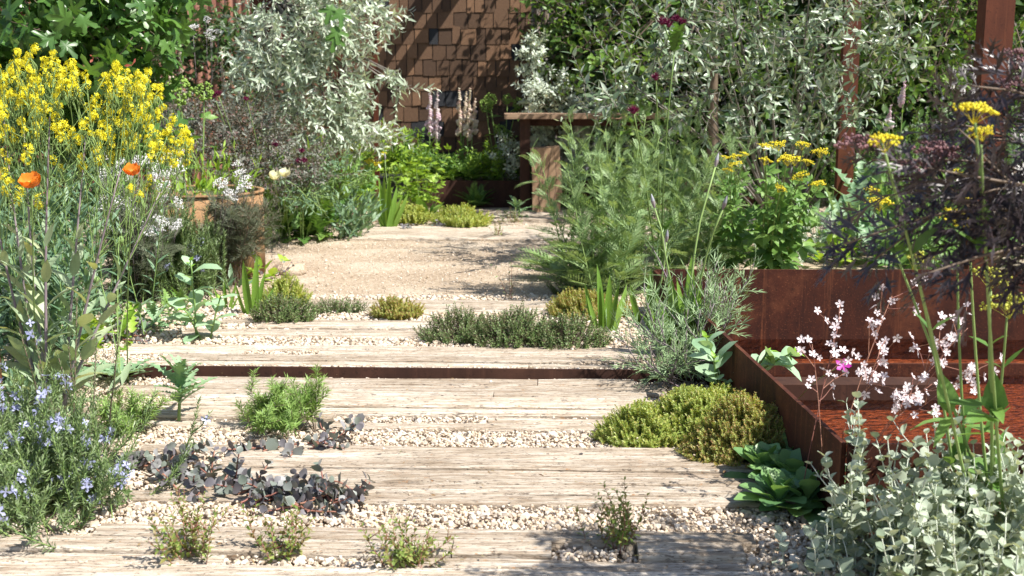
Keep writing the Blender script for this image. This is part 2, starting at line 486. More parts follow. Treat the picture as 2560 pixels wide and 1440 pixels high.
def corrugated_mat(name, cols):
    m, nt, b = mat_new(name)
    co = coords(nt, (6, 6, 1.1))
    a = noise(nt, co, 1.6, 5, .65)
    c = ramp(nt, a, [(.3 + .4 * i / (len(cols) - 1), x) for i, x in enumerate(cols)])
    nt.links.new(c, b.inputs['Base Color']); b.inputs['Roughness'].default_value = .5; b.inputs['Metallic'].default_value = .25
    return m
M_GALV = corrugated_mat('galvanised_sheet', [(.16, .19, .22), (.28, .31, .34), (.24, .17, .13), (.34, .36, .38)])
M_RUSTY_SHEET = corrugated_mat('rusty_sheet', [(.12, .05, .035), (.24, .10, .07), (.34, .17, .12), (.42, .14, .04)])

def water_mat():
    m, nt, b = mat_new('rippled_water')
    nt.nodes.remove(b)
    tr = N(nt, 'ShaderNodeBsdfTransparent'); tr.inputs[0].default_value = (.9, .72, .6, 1)
    gl = N(nt, 'ShaderNodeBsdfGlossy'); gl.inputs['Roughness'].default_value = .03
    fr = N(nt, 'ShaderNodeFresnel'); fr.inputs[0].default_value = 1.33
    ms = N(nt, 'ShaderNodeMixShader')
    nt.links.new(fr.outputs[0], ms.inputs[0]); nt.links.new(tr.outputs[0], ms.inputs[1]); nt.links.new(gl.outputs[0], ms.inputs[2])
    co = coords(nt, (13, 34, 20)); h = noise(nt, co, 1.5, 3, .55)
    bn = N(nt, 'ShaderNodeBump'); bn.inputs['Strength'].default_value = 1.; bn.inputs['Distance'].default_value = .02
    nt.links.new(h, bn.inputs['Height'])
    nt.links.new(bn.outputs[0], fr.inputs['Normal']); nt.links.new(bn.outputs[0], gl.inputs['Normal'])
    nt.links.new(ms.outputs[0], nt.nodes['Material Output'].inputs[0])
    return m
M_WATER = water_mat()
def basin_mat():
    m, nt, b = mat_new('rusted_basin')
    co = coords(nt, (16, 42, 20)); h = noise(nt, co, 1.5, 4, .6)
    c = ramp(nt, h, [(.36, (.045, .014, .008)), (.46, (.20, .058, .022)), (.62, (.34, .11, .042))])
    nt.links.new(c, b.inputs['Base Color']); b.inputs['Roughness'].default_value = .7
    return m
M_BASIN = basin_mat()

# ------------------------------------------------------------------ the setting: ground, terrace, tank, planks, gravel
UP = 0.026                                    # the upper terrace stands this much above the lower one
RIM = 0.205
TBL, TFL = at(1640, 674, RIM), at(2118, 1105, RIM)      # back and front corner of the tank's side that faces the path
TBR, TFR = np.array((3.3, TBL[1] - .02, RIM)), np.array((3.3, TFL[1] + .02, RIM))
PHI = -0.036                                  # planks run slightly skew to the view
ORG = at(1000, 939, 0)
def path_xy(a, q):
    """a metres along the planks, q metres up the path from the steel edge"""
    c, s = math.cos(PHI), math.sin(PHI)
    return ORG[0] + a * c - q * s, ORG[1] + a * s + q * c
def path_aq(x, y):
    c, s = math.cos(PHI), math.sin(PHI); dx, dy = x - ORG[0], y - ORG[1]
    return dx * c + dy * s, -dx * s + dy * c

g = Geo()
o_ = [(-40, -12), (40, -12), (40, 60), (-40, 60)]
i_ = [TFL[:2], TFR[:2], TBR[:2], TBL[:2]]
V = [(*p, -.03) for p in o_] + [(p[0], p[1], -.03) for p in i_]
g.add(V, quads([(0, 1, 5, 4), (1, 2, 6, 5), (2, 3, 7, 6), (3, 0, 4, 7)]))
g.obj('ground', M_GROUND, kind='structure', smooth=False)
# upper terrace: two sheets with a front face along the steel edge
g = Geo()
xl, xr = path_xy(-9, .01), path_xy((TBL[0] + .05 - ORG[0]), .01)
yb = TBL[1] + .06
g.add([(xl[0], xl[1], UP - .022), (xr[0], xr[1], UP - .022), (xr[0] - .04, yb, UP - .022), (xl[0], yb, UP - .022)], quads([(0, 1, 2, 3)]))
g.add([(-40, yb, UP - .022), (40, yb, UP - .022), (40, 60, UP - .022), (-40, 60, UP - .022)], quads([(0, 1, 2, 3)]))
g.obj('upper_terrace_ground', M_GROUND, kind='structure', smooth=False)

# sandy path: irregular patch between the plank bands
g = Geo()
q0, q1 = path_aq(*at(1000, 752, UP)[:2])[1], path_aq(*at(1000, 590, UP)[:2])[1]
rim_ = []
for i in range(48):
    t = i / 48 * 2 * math.pi
    sx, sy = math.cos(t), math.sin(t)
    a = .55 + 2.3 * np.sign(sx) * abs(sx) ** .45 + rng.normal(0, .03)
    q = (q0 + q1) / 2 + (q1 - q0) / 2 * np.sign(sy) * abs(sy) ** .35
    rim_.append((*path_xy(a, q), UP - .014))
cx_, cy_ = path_xy(.55, (q0 + q1) / 2)
V = [(cx_, cy_, UP - .014)] + rim_
g.add(V, [(0, 1 + i, 1 + (i + 1) % 48) for i in range(48)])
g.obj('sandy_path', M_DIRT, kind='structure', smooth=False)

# planks
PLANKS = []
path_o = link('plank_path', new_mesh('plank_path', [(path_xy(-.4, -2.1)[0], path_xy(-.4, -2.1)[1], -.029), (path_xy(.6, -2.1)[0], path_xy(.6, -2.1)[1], -.029), (path_xy(.6, -.02)[0], path_xy(.6, -.02)[1], -.029), (path_xy(-.4, -.02)[0], path_xy(-.4, -.02)[1], -.029)], quads([(0, 1, 2, 3)]), M_GROUND), None, 'structure')
def plank(a0, a1, qa, qb, z):
    if qb - qa < .02: return
    if a1 - a0 < .06: return
    n = max(3, min(8, int((a1 - a0) / .3) + 2))
    aa = np.linspace(a0, a1, n)
    aa[1:-1] += rng.normal(0, .02, n - 2)
    e = .0032
    V = []
    cxm, cym = path_xy((a0 + a1) / 2, (qa + qb) / 2)
    for a in aa:
        j0, j1 = rng.normal(0, .0012, 2); zz = z + rng.normal(0, .0012)
        for q, dz in ((qa + j0, -.05), (qa + j0, -e - abs(rng.normal(0, .003))), (qa + j0 + e * 1.3, 0), (qb + j1 - e * 1.3, 0), (qb + j1, -e - abs(rng.normal(0, .002))), (qb + j1, -.05)):
            x, y = path_xy(a, q); V.append((x - cxm, y - cym, dz + zz - z))
    Q = []
    for i in range(n - 1):
        b = i * 6
        Q += [(b + k, b + 6 + k, b + 7 + k, b + k + 1) for k in range(5)]
    T = quads(Q)
    ends = [(0, 1, 2), (0, 2, 3), (0, 3, 4), (0, 4, 5)]
    T = np.concatenate([T, [(c, b, a) for a, b, c in ends], [tuple(x + (n - 1) * 6 for x in e_) for e_ in ends]])
    link('plank', new_mesh('plank', V, T, M_PLANK, False), path_o, loc=(cxm, cym, z))
    PLANKS.append((a0, a1, qa, qb))
def band(v_near, v_far, u0, u1, level, wid=.085, rag0=.12, rag1=.08, gaps=()):
    qa = path_aq(*at(1000, v_near, level)[:2])[1]; qb = path_aq(*at(1000, v_far, level)[:2])[1]
    um = (v_near + v_far) / 2
    a_l = path_aq(*at(u0, um, level)[:2])[0]; a_r = path_aq(*at(u1, um, level)[:2])[0]
    rows = max(1, round((qb - qa) / wid))
    e = np.linspace(qa, qb, rows + 1); e[1:-1] += rng.normal(0, wid * .12, rows - 1)
    for i in range(rows):
        l = a_l + rng.uniform(-rag0, rag0); r = a_r + rng.uniform(-rag1, rag1)
        x = l - rng.uniform(0, .3)
        while x < r:
            nx = x + rng.uniform(1.1, 3.)
            if nx > r - .3: nx = r
            lo, hi = max(x, l), min(nx, r)
            lo_q, hi_q = e[i] + .0006, e[i + 1] - .0006
            if rng.random() < .22 and wid > .05: hi_q -= .014
            z = level + rng.normal(0, .0042)
            segs = [(lo, hi)]
            for (row, g0, g1) in gaps:
                if row == i:
                    ga, gb = path_aq(*at(g0, um, level)[:2])[0], path_aq(*at(g1, um, level)[:2])[0]
                    ns = []
                    for (s0, s1) in segs:
                        if gb <= s0 or ga >= s1: ns.append((s0, s1))
                        else:
                            if ga > s0: ns.append((s0, ga))
                            if gb < s1: ns.append((gb, s1))
                    segs = ns
            for s0, s1 in segs: plank(s0 + .0015, s1 - .0015, lo_q, hi_q, z)
            x = nx
band(1510, 1322, -200, 1960, 0, .062, .1, .10, gaps=((3, 540, 950), (4, 1380, 1600), (5, -200, 150)))
band(1250, 1112, 420, 1900, 0, .066, .18, .10)
band(1064, 944, 290, 1640, 0, .068, .16, .06, gaps=((1, 860, 1180), (4, 290, 480), (3, 290, 420)))
band(914, 866, 330, 1620, UP, .075, .15, .05, gaps=((2, 600, 790),))
band(840, 800, 520, 1500, UP, .085, .14, .1, gaps=((2, 500, 640),))
band(778, 750, 770, 1500, UP, .10, .1, .1)
band(597, 566, 900, 1600, UP, .16, .15, .1)
band(548, 522, 960, 1600, UP, .22, .15, .1)

# steel edge of the upper terrace
g = Geo()
A, B = path_xy(path_aq(*at(-60, 925, 0)[:2])[0], .0), path_xy(path_aq(*at(1760, 935, 0)[:2])[0], .0)
g.slab(A, B, .012, -.03, UP + .003)
tag(g.obj('steel_edging', M_RUST_DARK, smooth=False), 'long thin rusty steel strip edging the step across the plank path', 'edging')

# water tank of rusted steel
tank = thing('water_tank', 'low rectangular water tank of dark rusted steel plates', 'tank', TBL * (1, 1, 0))
def tank_part(name, geo, mat=M_RUST):
    V, T = geo.arrays(); V = V - np.array(tank.location)
    return link(name, new_mesh(name, V, T, mat, False), tank)
FLOOR = -.205
n_in = unit((TBL - TFL)[:2]); side = np.array((n_in[1], -n_in[0]))
def plate(A, B, th, z0, z1): g = Geo(); g.slab(A, B, th, z0, z1); return g
tank_part('wall_panel', plate(TBL[:2] + (0, .006), TBR[:2] + (0, .006), .012, FLOOR, RIM))
tank_part('wall_panel', plate(TFL[:2] + (0, -.006), TFR[:2] + (0, -.006), .012, FLOOR, RIM - .0015))
sd = (side * .006)
tank_part('wall_panel', plate(TFL[:2] - sd + n_in * .002, TBL[:2] - sd - n_in * .001, .012, FLOOR + .001, RIM - .003))
tank_part('wall_panel', plate(TFR[:2] + (.008, 0), TBR[:2] + (.008, 0), .012, FLOOR, RIM - .003))
g = Geo(); g.add([(*TFL[:2], FLOOR), (*TFR[:2], FLOOR), (*TBR[:2], FLOOR), (*TBL[:2], FLOOR)], quads([(0, 1, 2, 3)]))
tank_part('basin_floor', g, M_BASIN)
WL = -.165
yw = at(2300, 907, -.115)[1]
def xin(y): return TBL[0] + (TFL[0] - TBL[0]) * (TBL[1] - y) / (TBL[1] - TFL[1]) + .008
tank_part('weir', plate((xin(yw), yw), (3.28, yw), .02, FLOOR + .002, -.118))
ys = at(2200, 1000, WL)[1]
g = Geo(); g.box(xin(ys) + .004, at(2362, 1000, WL)[0], ys, ys + .12, FLOOR + .002, -.105); tank_part('ledge', g, M_RUST_DARK)
# two water surfaces: the rill behind the weir and the basin in front of it
def water(name, x_l0, x_l1, y0, y1, z, amp, nx, ny):
    X = np.linspace(0, 1, nx); Y = np.linspace(y0, y1, ny); V = []
    for j, y in enumerate(Y):
        xl_ = x_l0 + (x_l1 - x_l0) * j / (ny - 1)
        for x in X: V.append((xl_ + (3.27 - xl_) * x, y, z + amp * (math.sin(61 * y + 9 * x) + math.sin(37 * y - 15 * x + 1) + rng.normal(0, .6))))
    Q = [(j * nx + i, j * nx + i + 1, (j + 1) * nx + i + 1, (j + 1) * nx + i) for j in range(ny - 1) for i in range(nx - 1)]
    return link(name, new_mesh(name, V, quads(Q), M_WATER), None, 'structure')
water('water', xin(TFL[1] + .02) + .004, xin(yw - .03) + .004, TFL[1] + .006, yw - .012, WL, .0006, 120, 90)
water('water', xin(yw + .03) + .004, xin(TBL[1] - .01) + .004, yw + .012, TBL[1] - .004, -.113, .0008, 90, 8)

# gravel: real stones where they can be told apart
def chips(seed):
    rg = np.random.default_rng(seed)
    V = ICO[0] * rg.uniform(.72, 1.18, (12, 1)) * np.array((1, rg.uniform(.7, 1), rg.uniform(.5, .8)))
    return V, ICO[1]
CHIPS = [chips(i) for i in range(14)]
def in_plank(a, q, m):
    bad = np.zeros(len(a), bool)
    for a0, a1, qa, qb in PLANKS: bad |= (a > a0 - m) & (a < a1 + m) & (q > qa - m) & (q < qb + m)
    return bad
def in_tank(x, y):
    return (y > TFL[1] - .03) & (y < TBL[1] + .03) & (x > TBL[0] + (TFL[0] - TBL[0]) * (TBL[1] - y) / (TBL[1] - TFL[1]) - .03)
def scatter(name, x0, x1, y0, y1, gap, r0, r1, keep=1., sink=.4, on_path=False, zoff=0.):
    xs, ys_ = np.meshgrid(np.arange(x0, x1, gap), np.arange(y0, y1, gap))
    x = xs.ravel() + rng.uniform(-.5, .5, xs.size) * gap; y = ys_.ravel() + rng.uniform(-.5, .5, xs.size) * gap
    a, q = path_aq(x, y)
    ok = ~in_tank(x, y) & (np.abs(q) > .012) & (rng.random(len(x)) < keep)
    u, v, f = project(np.column_stack([x, y, 0 * x]))
    ok &= (u > -150) & (u < 2700) & (v < 1520)
    if not on_path: ok &= ~in_plank(a, q, .004)
    x, y, q = x[ok], y[ok], q[ok]
    r = rng.uniform(r0, r1, len(x)) * np.clip(rng.lognormal(0, .22, len(x)), .6, 1.7)
    z = np.where(q > 0, UP - .022, -.03) + r * (1 - sink) * .6 + .008 + zoff + rng.uniform(0, .006, len(x))
    P = np.column_stack([x, y, z]); Rm = rand_rot(len(x))
    Rm = frame(np.column_stack([rng.normal(size=(len(x), 2)), rng.normal(0, .2, len(x))]), np.column_stack([rng.normal(0, .3, (len(x), 2)), np.ones(len(x))]))
    g = Geo(); k = rng.integers(0, len(CHIPS), len(x))
    for i, t in enumerate(CHIPS): g.inst(t, P[k == i], Rm[k == i], r[k == i])
    o = g.obj(name, M_STONE, None, 'stuff', smooth=False)
    o['label'] = 'pale cream limestone chippings lying between the planks and plants'; o['category'] = 'gravel'
    return o
GX = Geo()
scatter('gravel', -2.0, 1.15, 2.15, 4.35, .0138, .0055, .0108)
o = scatter('grit', -1.6, 1.1, 2.15, 4.4, .0125, .003, .0058, .6, zoff=.008); o['label'] = 'fine pale grit filling the joints between the larger chippings'
o = scatter('gravel', -2.2, .75, 4.35, 5.5, .017, .007, .011); o['label'] = 'pale limestone chippings on the upper terrace'
o = scatter('gravel', -2.2, 1.6, 5.4, 8.9, .026, .0025, .006, .5, zoff=.004); o['label'] = 'small loose stones sprinkled over the sandy path'
o = scatter('loose_gravel', -1.4, .9, 2.2, 5.3, .06, .003, .006, .05, on_path=True, zoff=.033); o['label'] = 'stray small stone chips lying on the planks'

# ------------------------------------------------------------------ walls, fence, posts, bench, planter
WY = 10.75
wall = thing('shingle_wall', 'wall clad in overlapping brown cedar shingles with charred ones, more low down as painted shade', 'wall', (-.85, WY, 0))
g = Geo(); g.box(-1.15, 1.04, .012, .08, 0, 2.75); g.obj('backing_board', M_SHINGLE_DARK, wall, smooth=False)
SH = []
for i in range(5):
    w_, t_ = 1., .011
    V = [(0, -t_, 0), (w_, -t_, 0), (w_, -.002, 1), (0, -.002, 1), (0, .004, 0), (w_, .004, 0), (w_, .004, 1), (0, .004, 1)]
    V = np.array(V); V[:2, 2] += rng.normal(0, .03, 2); V[4:6, 2] = V[:2, 2]
    T = quads([(0, 1, 2, 3), (1, 0, 4, 5), (1, 5, 6, 2), (0, 3, 7, 4)])
    SH.append((V, T))
SM = [new_mesh('shingle', V, T, M_SHINGLE, False) for V, T in SH]; SMD = [new_mesh('shingle', V, T, M_SHINGLE_DARK, False) for V, T in SH]
EXPO = .139
for c in range(17):
    x = -1.14 + rng.uniform(-.06, 0)
    while x < 1.02:
        w_ = rng.uniform(.07, .15)
        x0, x1 = max(x, -1.14), min(x + w_, 1.03)
        if x1 - x0 > .025:
            dk = rng.random() < (.07 if c > 5 else .16)  # charred ones; the larger share in low courses puts shade into the colour
            o = link('shingle', (SMD if dk else SM)[int(rng.integers(5))], wall)
            o.location = (x0, .006 - .0 + rng.uniform(-.003, .001), .12 + c * EXPO + rng.normal(0, .004))
            o.scale = (x1 - x0 - .008, rng.uniform(.8, 1.5), EXPO * 1.22)
            o.rotation_euler = (R(1.3), R(rng.normal(0, .5)), 0)
        x += w_
def corrugated(name, label, x0, x1, y, h, mat, pitch=.076, amp=.012):
    n = int((x1 - x0) / pitch * 8)
    xs = np.linspace(0, x1 - x0, n); yy = amp * np.sin(xs / pitch * 2 * math.pi)
    V = np.concatenate([np.column_stack([xs, yy, 0 * xs]), np.column_stack([xs, yy, 0 * xs + h])])
    V = np.concatenate([V, V + (0, .002, 0)])
    Q = [(i, i + 1, n + i + 1, n + i) for i in range(n - 1)] + [(2 * n + i + 1, 2 * n + i, 3 * n + i, 3 * n + i + 1) for i in range(n - 1)]
    t = thing(name, label, 'fence', (x0, y, 0))
    link('sheet', new_mesh('sheet', V, quads(Q), mat), t)
    g = Geo(); g.box(.01, x1 - x0 - .01, .02, .06, h * .4, h * .4 + .07); g.obj('rail', M_SHINGLE_DARK, t, smooth=False)
    return t
corrugated('corrugated_fence', 'grey galvanised corrugated fence beside the shingle wall', .172, 6.2, WY + .06, 2.7, M_GALV)
corrugated('corrugated_fence', 'rust brown corrugated fence behind the maple and silver pear', -6.5, -1.985, WY + .06, 2.7, M_RUSTY_SHEET)

def post(u, Y, w, d, h, label, mat=M_RUST_POST, z0=-.03, flange=False, dx=0):
    x = (u - 1280) / FPX * Y * 1.0
    t = thing('steel_post', label, 'post', (x, Y, z0))
    g = Geo()
    g.box(-w / 2, w / 2, 0, d, 0, h)
    g.obj('upright', mat, t, smooth=False)
    g = Geo(); g.box(-w / 2 - .03, w / 2 + .03, -.03, d + .03, .0, .04); g.obj('base_plate', mat, t, smooth=False)
    return t
post(943, 9.3, .036, .036, 2.9, 'slim rusty steel post in front of the shingle wall')
post(853, 9.15, .11, .05, 2.9, 'broad flat rusty steel post standing behind the silver pear foliage')
post(672, 9.5, .17, .06, 2.9, 'widest rusty steel post, mostly hidden by silver pear foliage')
post(820, 9.35, .035, .035, 1.15, 'short slim rusty stake beside the broad post behind the silver pear')
post(2470, 5.25, .128, .10, 2.9, 'thick square orange brown rusted post rising behind the dark purple elder')
post(2112, 7.6, .105, .06, 2.9, 'rusty post half hidden among the grey leaved bush stems')
post(2398, 9.8, .055, .05, 2.9, 'thin pale brown post standing beyond the thick square post', M_OAK)
t = thing('steel_stake', 'short rusty steel stake beside the flowering rosemary', 'stake', at(4, 1075, -.03))
g = Geo(); g.box(-.012, .012, -.005, .005, 0, .36); g.obj('blade', M_RUST_POST, t, smooth=False)
g = Geo(); g.box(-.018, .018, -.009, .009, .36, .372); g.obj('cap', M_RUST_POST, t, smooth=False)
# overhead steel beams of the shelter: they throw the slanting shadows on the shingles
for k, (bx, lab) in enumerate(((-.42, 'overhead rusty steel beam meeting the shingle wall above the slim post'), (-.18, 'overhead rusty steel beam meeting the middle of the shingle wall'))):
    t = thing('overhead_beam', lab, 'beam', (bx, WY - .02, 2.22))
    g = Geo(); g.box(-.03, .03, -2.6, 0, 0, .1); g.obj('web', M_RUST_POST, t, smooth=False)
    g = Geo(); g.box(-.05, .05, -2.6, 0, .1, .11); g.obj('flange', M_RUST_POST, t, smooth=False)

BYp = 9.3
bx0 = (1300 - 1280) / FPX * BYp
bench = thing('garden_table', 'long oak topped table with a rusted steel leg by the planter', 'table', (bx0, BYp, UP - .022))
g = Geo()
zt = atY(1300, 296, BYp)[2] - UP + .022
g.box(-.125, 1.12, -.16, .30, zt, zt + .036); g.obj('table_top', M_OAK_TOP, bench, smooth=False)
g = Geo(); g.box(0, .078, -.10, .24, 0, zt); g.obj('leg', M_RUST_DARK, bench, smooth=False)
g = Geo(); g.box(.92, .998, -.10, .24, 0, zt); g.obj('leg', M_RUST_DARK, bench, smooth=False)
g = Geo(); g.box(.078, .92, .02, .06, zt - .06, zt); g.obj('rail', M_RUST_DARK, bench, smooth=False)
# tapered oak block under the table
blk = thing('oak_block', 'upright tapering oak block with dark grain cracks under the table', 'block', (bx0 + .2, BYp - .13, UP - .022))
g = Geo(); V = []; nz = 9
for i in range(nz):
    t_ = i / (nz - 1); hw = .104 + .016 * t_ + .006 * math.sin(5 * t_)
    for sx, sy in ((-1, -1), (1, -1), (1, 1), (-1, 1)): V.append((sx * hw + .012 * math.sin(4 * t_), sy * (.10 + .02 * t_), t_ * .525 + sx * .008 * (t_ == 1)))
Q = [(i * 4 + k, i * 4 + (k + 1) % 4, i * 4 + 4 + (k + 1) % 4, i * 4 + 4 + k) for i in range(nz - 1) for k in range(4)] + [(nz * 4 - 4, nz * 4 - 3, nz * 4 - 2, nz * 4 - 1)]
g.add(V, quads(Q)); g.obj('body', M_OAK, blk, smooth=False)
g = Geo()
for x0_, w_ in ((-.035, .002), (.03, .0025), (.062, .0015)):
    zs = np.linspace(.02, .50, 10)
    g.tube(np.column_stack([x0_ + .018 * np.sin(zs * 8 + x0_ * 90) + (zs - .25) * .02, -.1005 - .02 * zs / .525, zs]), w_, w_ * .5, 4)
g.obj('grain_crack', M_SHINGLE_DARK, blk)

PY = 9.62
pl = thing('steel_planter', 'long low dark rusted planter box in front of the shingle wall', 'planter', (-.2, PY, UP - .022))
g = Geo(); g.box(-.85, 2.2, 0, .012, 0, .225); g.obj('front_panel', M_RUST_DARK, pl, smooth=False)
g = Geo(); g.box(-.862, -.85, 0, 1.05, 0, .225); g.obj('end_panel', M_RUST_DARK, pl, smooth=False)
g = Geo(); g.box(2.2, 2.212, 0, 1.05, 0, .225); g.obj('end_panel', M_RUST_DARK, pl, smooth=False)
g = Geo(); g.box(-.845, 2.195, .014, 1.04, .01, .19); g.obj('soil', M_SOIL, pl, smooth=False)

# round drum of ochre rusted steel
dp = at(467, 702, UP)
drum = thing('steel_drum', 'round ochre rusted steel drum planter behind the upright rosemary', 'planter', (dp[0], dp[1] + .33, UP - .03))
def ring(r0, r1, z0, z1, k=56):
    a = np.arange(k) * 2 * math.pi / k; c = np.column_stack([np.cos(a), np.sin(a)])
    V = np.concatenate([np.column_stack([c * r, np.full(k, z)]) for r, z in ((r1, z0), (r1, z1), (r0, z1), (r0, z0))])
    Q = [(m * k + i, m * k + (i + 1) % k, ((m + 1) % 4) * k + (i + 1) % k, ((m + 1) % 4) * k + i) for m in range(4) for i in range(k)]
    return V, quads(Q)
g = Geo(); g.add(*ring(.322, .33, 0, .455)); g.obj('shell', M_RUST_OCHRE, drum)
g = Geo(); g.add(*ring(.31, .338, .455, .467)); g.obj('rim', M_RUST_OCHRE, drum)
g = Geo(); g.add(*ring(.001, .318, .30, .40)); g.obj('soil', M_SOIL, drum)
# low sandy boulder by the path
bp = at(715, 685, UP)
rg_ = np.random.default_rng(5); V, T = ICO
E = {}; V = V.tolist(); T2 = []
for a, b, c in T:
    m = []
    for p, q in ((a, b), (b, c), (c, a)):
        k = (min(p, q), max(p, q))
        if k not in E: E[k] = len(V); V.append((np.array(V[p]) + np.array(V[q])).tolist())
        m.append(E[k])
    T2 += [(a, m[0], m[2]), (b, m[1], m[0]), (c, m[2], m[1]), tuple(m)]
V = unit(np.array(V)) * rg_.uniform(.9, 1.08, (len(V), 1)) * np.array((.10, .075, .05))
tag(link('boulder', new_mesh('boulder', V, T2, M_DIRT), None, loc=(bp[0], bp[1] + .08, UP + .005)), 'low rounded sandy boulder at the edge of the path', 'boulder')

# ------------------------------------------------------------------ plant kit
def seed(n):
    global rng
    rng = np.random.default_rng(n)
def rot_z(a): return np.array(((math.cos(a), -math.sin(a), 0), (math.sin(a), math.cos(a), 0), (0, 0, 1)))
def fanned(n, spread, lean=(0, 0), rg=None):
    """n upright directions spread out by up to `spread` radians"""
    rg = rg or rng
    a = rg.uniform(0, 6.28, n); r = spread * np.sqrt(rg.uniform(0.02, 1, n))
    return unit(np.column_stack([np.sin(r) * np.cos(a) + lean[0], np.sin(r) * np.sin(a) + lean[1], np.cos(r)]))
def in_blob(n, c, r, shell=.35, rg=None):
    rg = rg or rng
    d = unit(rg.normal(size=(n, 3))); k = rg.uniform(shell ** 3, 1, n) ** (1 / 3)
    return np.array(c) + d * k[:, None] * np.array(r), d
def blob_px(u, v, Y, ru, rv, rd): c = atY(u, v, Y); s = Y / FPX; return c, np.array((ru * s, rd, rv * s))

LANCE = [leaf(.24, 3, 'lance', .3, d, 0, i) for i, d in enumerate((.05, .18, .3))]
LANCE_S = [leaf(.26, 2, 'lance', .3, d, 0, i) for i, d in enumerate((.05, .2))]
OVATE = [leaf(.5, 3, 'ovate', .25, d, .01, i) for i, d in enumerate((.05, .15, .28))]
OVATE_S = [leaf(.5, 2, 'ovate', .3, d, 0, i) for i, d in enumerate((.05, .2))]
ROUND = [leaf(.82, 4, 'round', .25, d, .012, i) for i, d in enumerate((.02, .12, .22))]
SPOON = [leaf(.62, 6, 'obov', .22, d, .015, i) for i, d in enumerate((.05, .2, .35))]
TINY = [micro(.55), micro(.42)]
NEEDLE = [micro(.23), micro(.18)]
FINE = [micro(.07), micro(.05)]
SPURGE = [micro(.13), micro(.10)]
MAPLE = [maple_leaf(i) for i in range(5)]
JAG = [jagged_leaf(i) for i in range(4)]
JAGN = [jagged_leaf(10 + i, .30, 6) for i in range(3)]
FERNY = [pinnate(13, .27, .17, 1., d, .3, False, i) for i, d in enumerate((.08, .2, .34))]
FERN = [pinnate(14, .22, .26, 1., d, .15, False, i) for i, d in enumerate((.2, .35))]
TRIFOL = []
for sd_ in range(3):
    g_ = Geo()
    for a_ in (-58, 0, 58):
        a_ = R(a_); d_ = np.array([(math.sin(a_), math.cos(a_), -.1)])
        g_.inst(OVATE[sd_], np.array([(0, .38, 0)]), frame(d_, np.array([(0, 0, 1.)])), [.62])
    g_.add([(-.012, 0, 0), (.012, 0, 0), (.012, .4, 0), (-.012, .4, 0)], [(0, 1, 2), (0, 2, 3)])
    TRIFOL.append(g_.arrays())
ELDERLEAF = []
for sd_ in range(4):
    ELDERLEAF.append(pinnate(4, .62, .17, 1., .15 + .1 * sd_, .2, True, 40 + sd_))

# foliage colours
G_SILVER = leafmat('silver_pear_leaf', (.22, .29, .20), (.40, .47, .37), (.60, .65, .55), trans=.15, rough=.5)
G_OLEASTER = leafmat('grey_olive_leaf', (.075, .12, .06), (.18, .25, .15), (.42, .48, .40), trans=.2, rough=.35, spec=.6)
G_TREE = leafmat('fresh_green_leaf', (.045, .10, .02), (.09, .18, .03), (.17, .27, .05), trans=.35, rough=.4)
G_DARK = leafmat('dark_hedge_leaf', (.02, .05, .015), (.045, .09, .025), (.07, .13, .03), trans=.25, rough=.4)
G_MAPLE = leafmat('maple_leaf', (.05, .12, .03), (.07, .16, .035), (.10, .20, .04), trans=.35, rough=.35, spec=.5)
G_KEY = leafmat('maple_key', (.30, .06, .05), (.38, .12, .08), trans=.3)
G_ROSE = leafmat('mauve_grey_leaf', (.065, .08, .06), (.11, .125, .10), (.19, .20, .17), (.14, .085, .085), trans=.2)
G_SAGE = leafmat('blue_green_leaf', (.07, .14, .075), (.12, .20, .12), (.17, .26, .15), trans=.25)
G_WOAD = leafmat('woad_leaf', (.18, .25, .15), (.24, .32, .20), (.30, .37, .25), (.36, .39, .16), trans=.25)
G_FERNY = leafmat('ferny_yarrow_leaf', (.14, .23, .09), (.20, .30, .13), (.28, .38, .19), trans=.35)
G_LIME = leafmat('lime_leaf', (.14, .26, .03), (.24, .38, .045), (.32, .46, .07), trans=.4)
G_MID = leafmat('mid_green_leaf', (.07, .16, .035), (.12, .23, .05), (.18, .30, .08), trans=.35)
G_IRIS = leafmat('iris_leaf', (.10, .20, .03), (.15, .27, .04), (.20, .33, .07), trans=.35, rough=.4)
G_ROSEMARY = leafmat('rosemary_needle', (.07, .12, .04), (.13, .19, .075), (.22, .28, .15), trans=.15, rough=.4)
G_EUPH = leafmat('spurge_needle', (.14, .24, .06), (.21, .33, .09), (.28, .40, .13), trans=.3)
G_SEDUM = leafmat('golden_sedum', (.25, .34, .085), (.32, .39, .10), (.38, .44, .13), (.36, .30, .10), trans=.4, rough=.4)
G_SEDUM_RUST = leafmat('rusty_sedum', (.27, .34, .085), (.33, .36, .10), (.35, .30, .11), (.34, .20, .10), trans=.4, rough=.4)
G_THYME = leafmat('thyme_leaf', (.06, .12, .03), (.11, .18, .055), (.17, .24, .09), (.12, .10, .055), trans=.2)
G_MINT = leafmat('mint_leaf', (.10, .16, .035), (.18, .25, .06), (.24, .29, .08), (.16, .09, .045), trans=.3)
G_PURPLE = leafmat('purple_stonecrop_leaf', (.10, .095, .105), (.16, .148, .165), (.14, .17, .14), (.25, .24, .255), trans=.1, rough=.45)
G_HONEY = leafmat('honeywort_leaf', (.20, .33, .19), (.27, .41, .26), (.33, .46, .30), trans=.3, rough=.5)
G_HONEY_Y = leafmat('honeywort_young_leaf', (.20, .38, .05), (.28, .45, .07), trans=.4)
G_SAMPH = leafmat('samphire_leaf', (.17, .26, .13), (.22, .32, .16), (.28, .38, .20), trans=.15)
G_SAX = leafmat('saxifrage_leaf', (.09, .19, .075), (.14, .26, .10), (.20, .34, .12), trans=.25, rough=.4)
G_WHITE = leafmat('silver_felt_leaf', (.36, .43, .35), (.48, .54, .46), (.56, .61, .54), trans=.15, rough=.7, spec=.2)
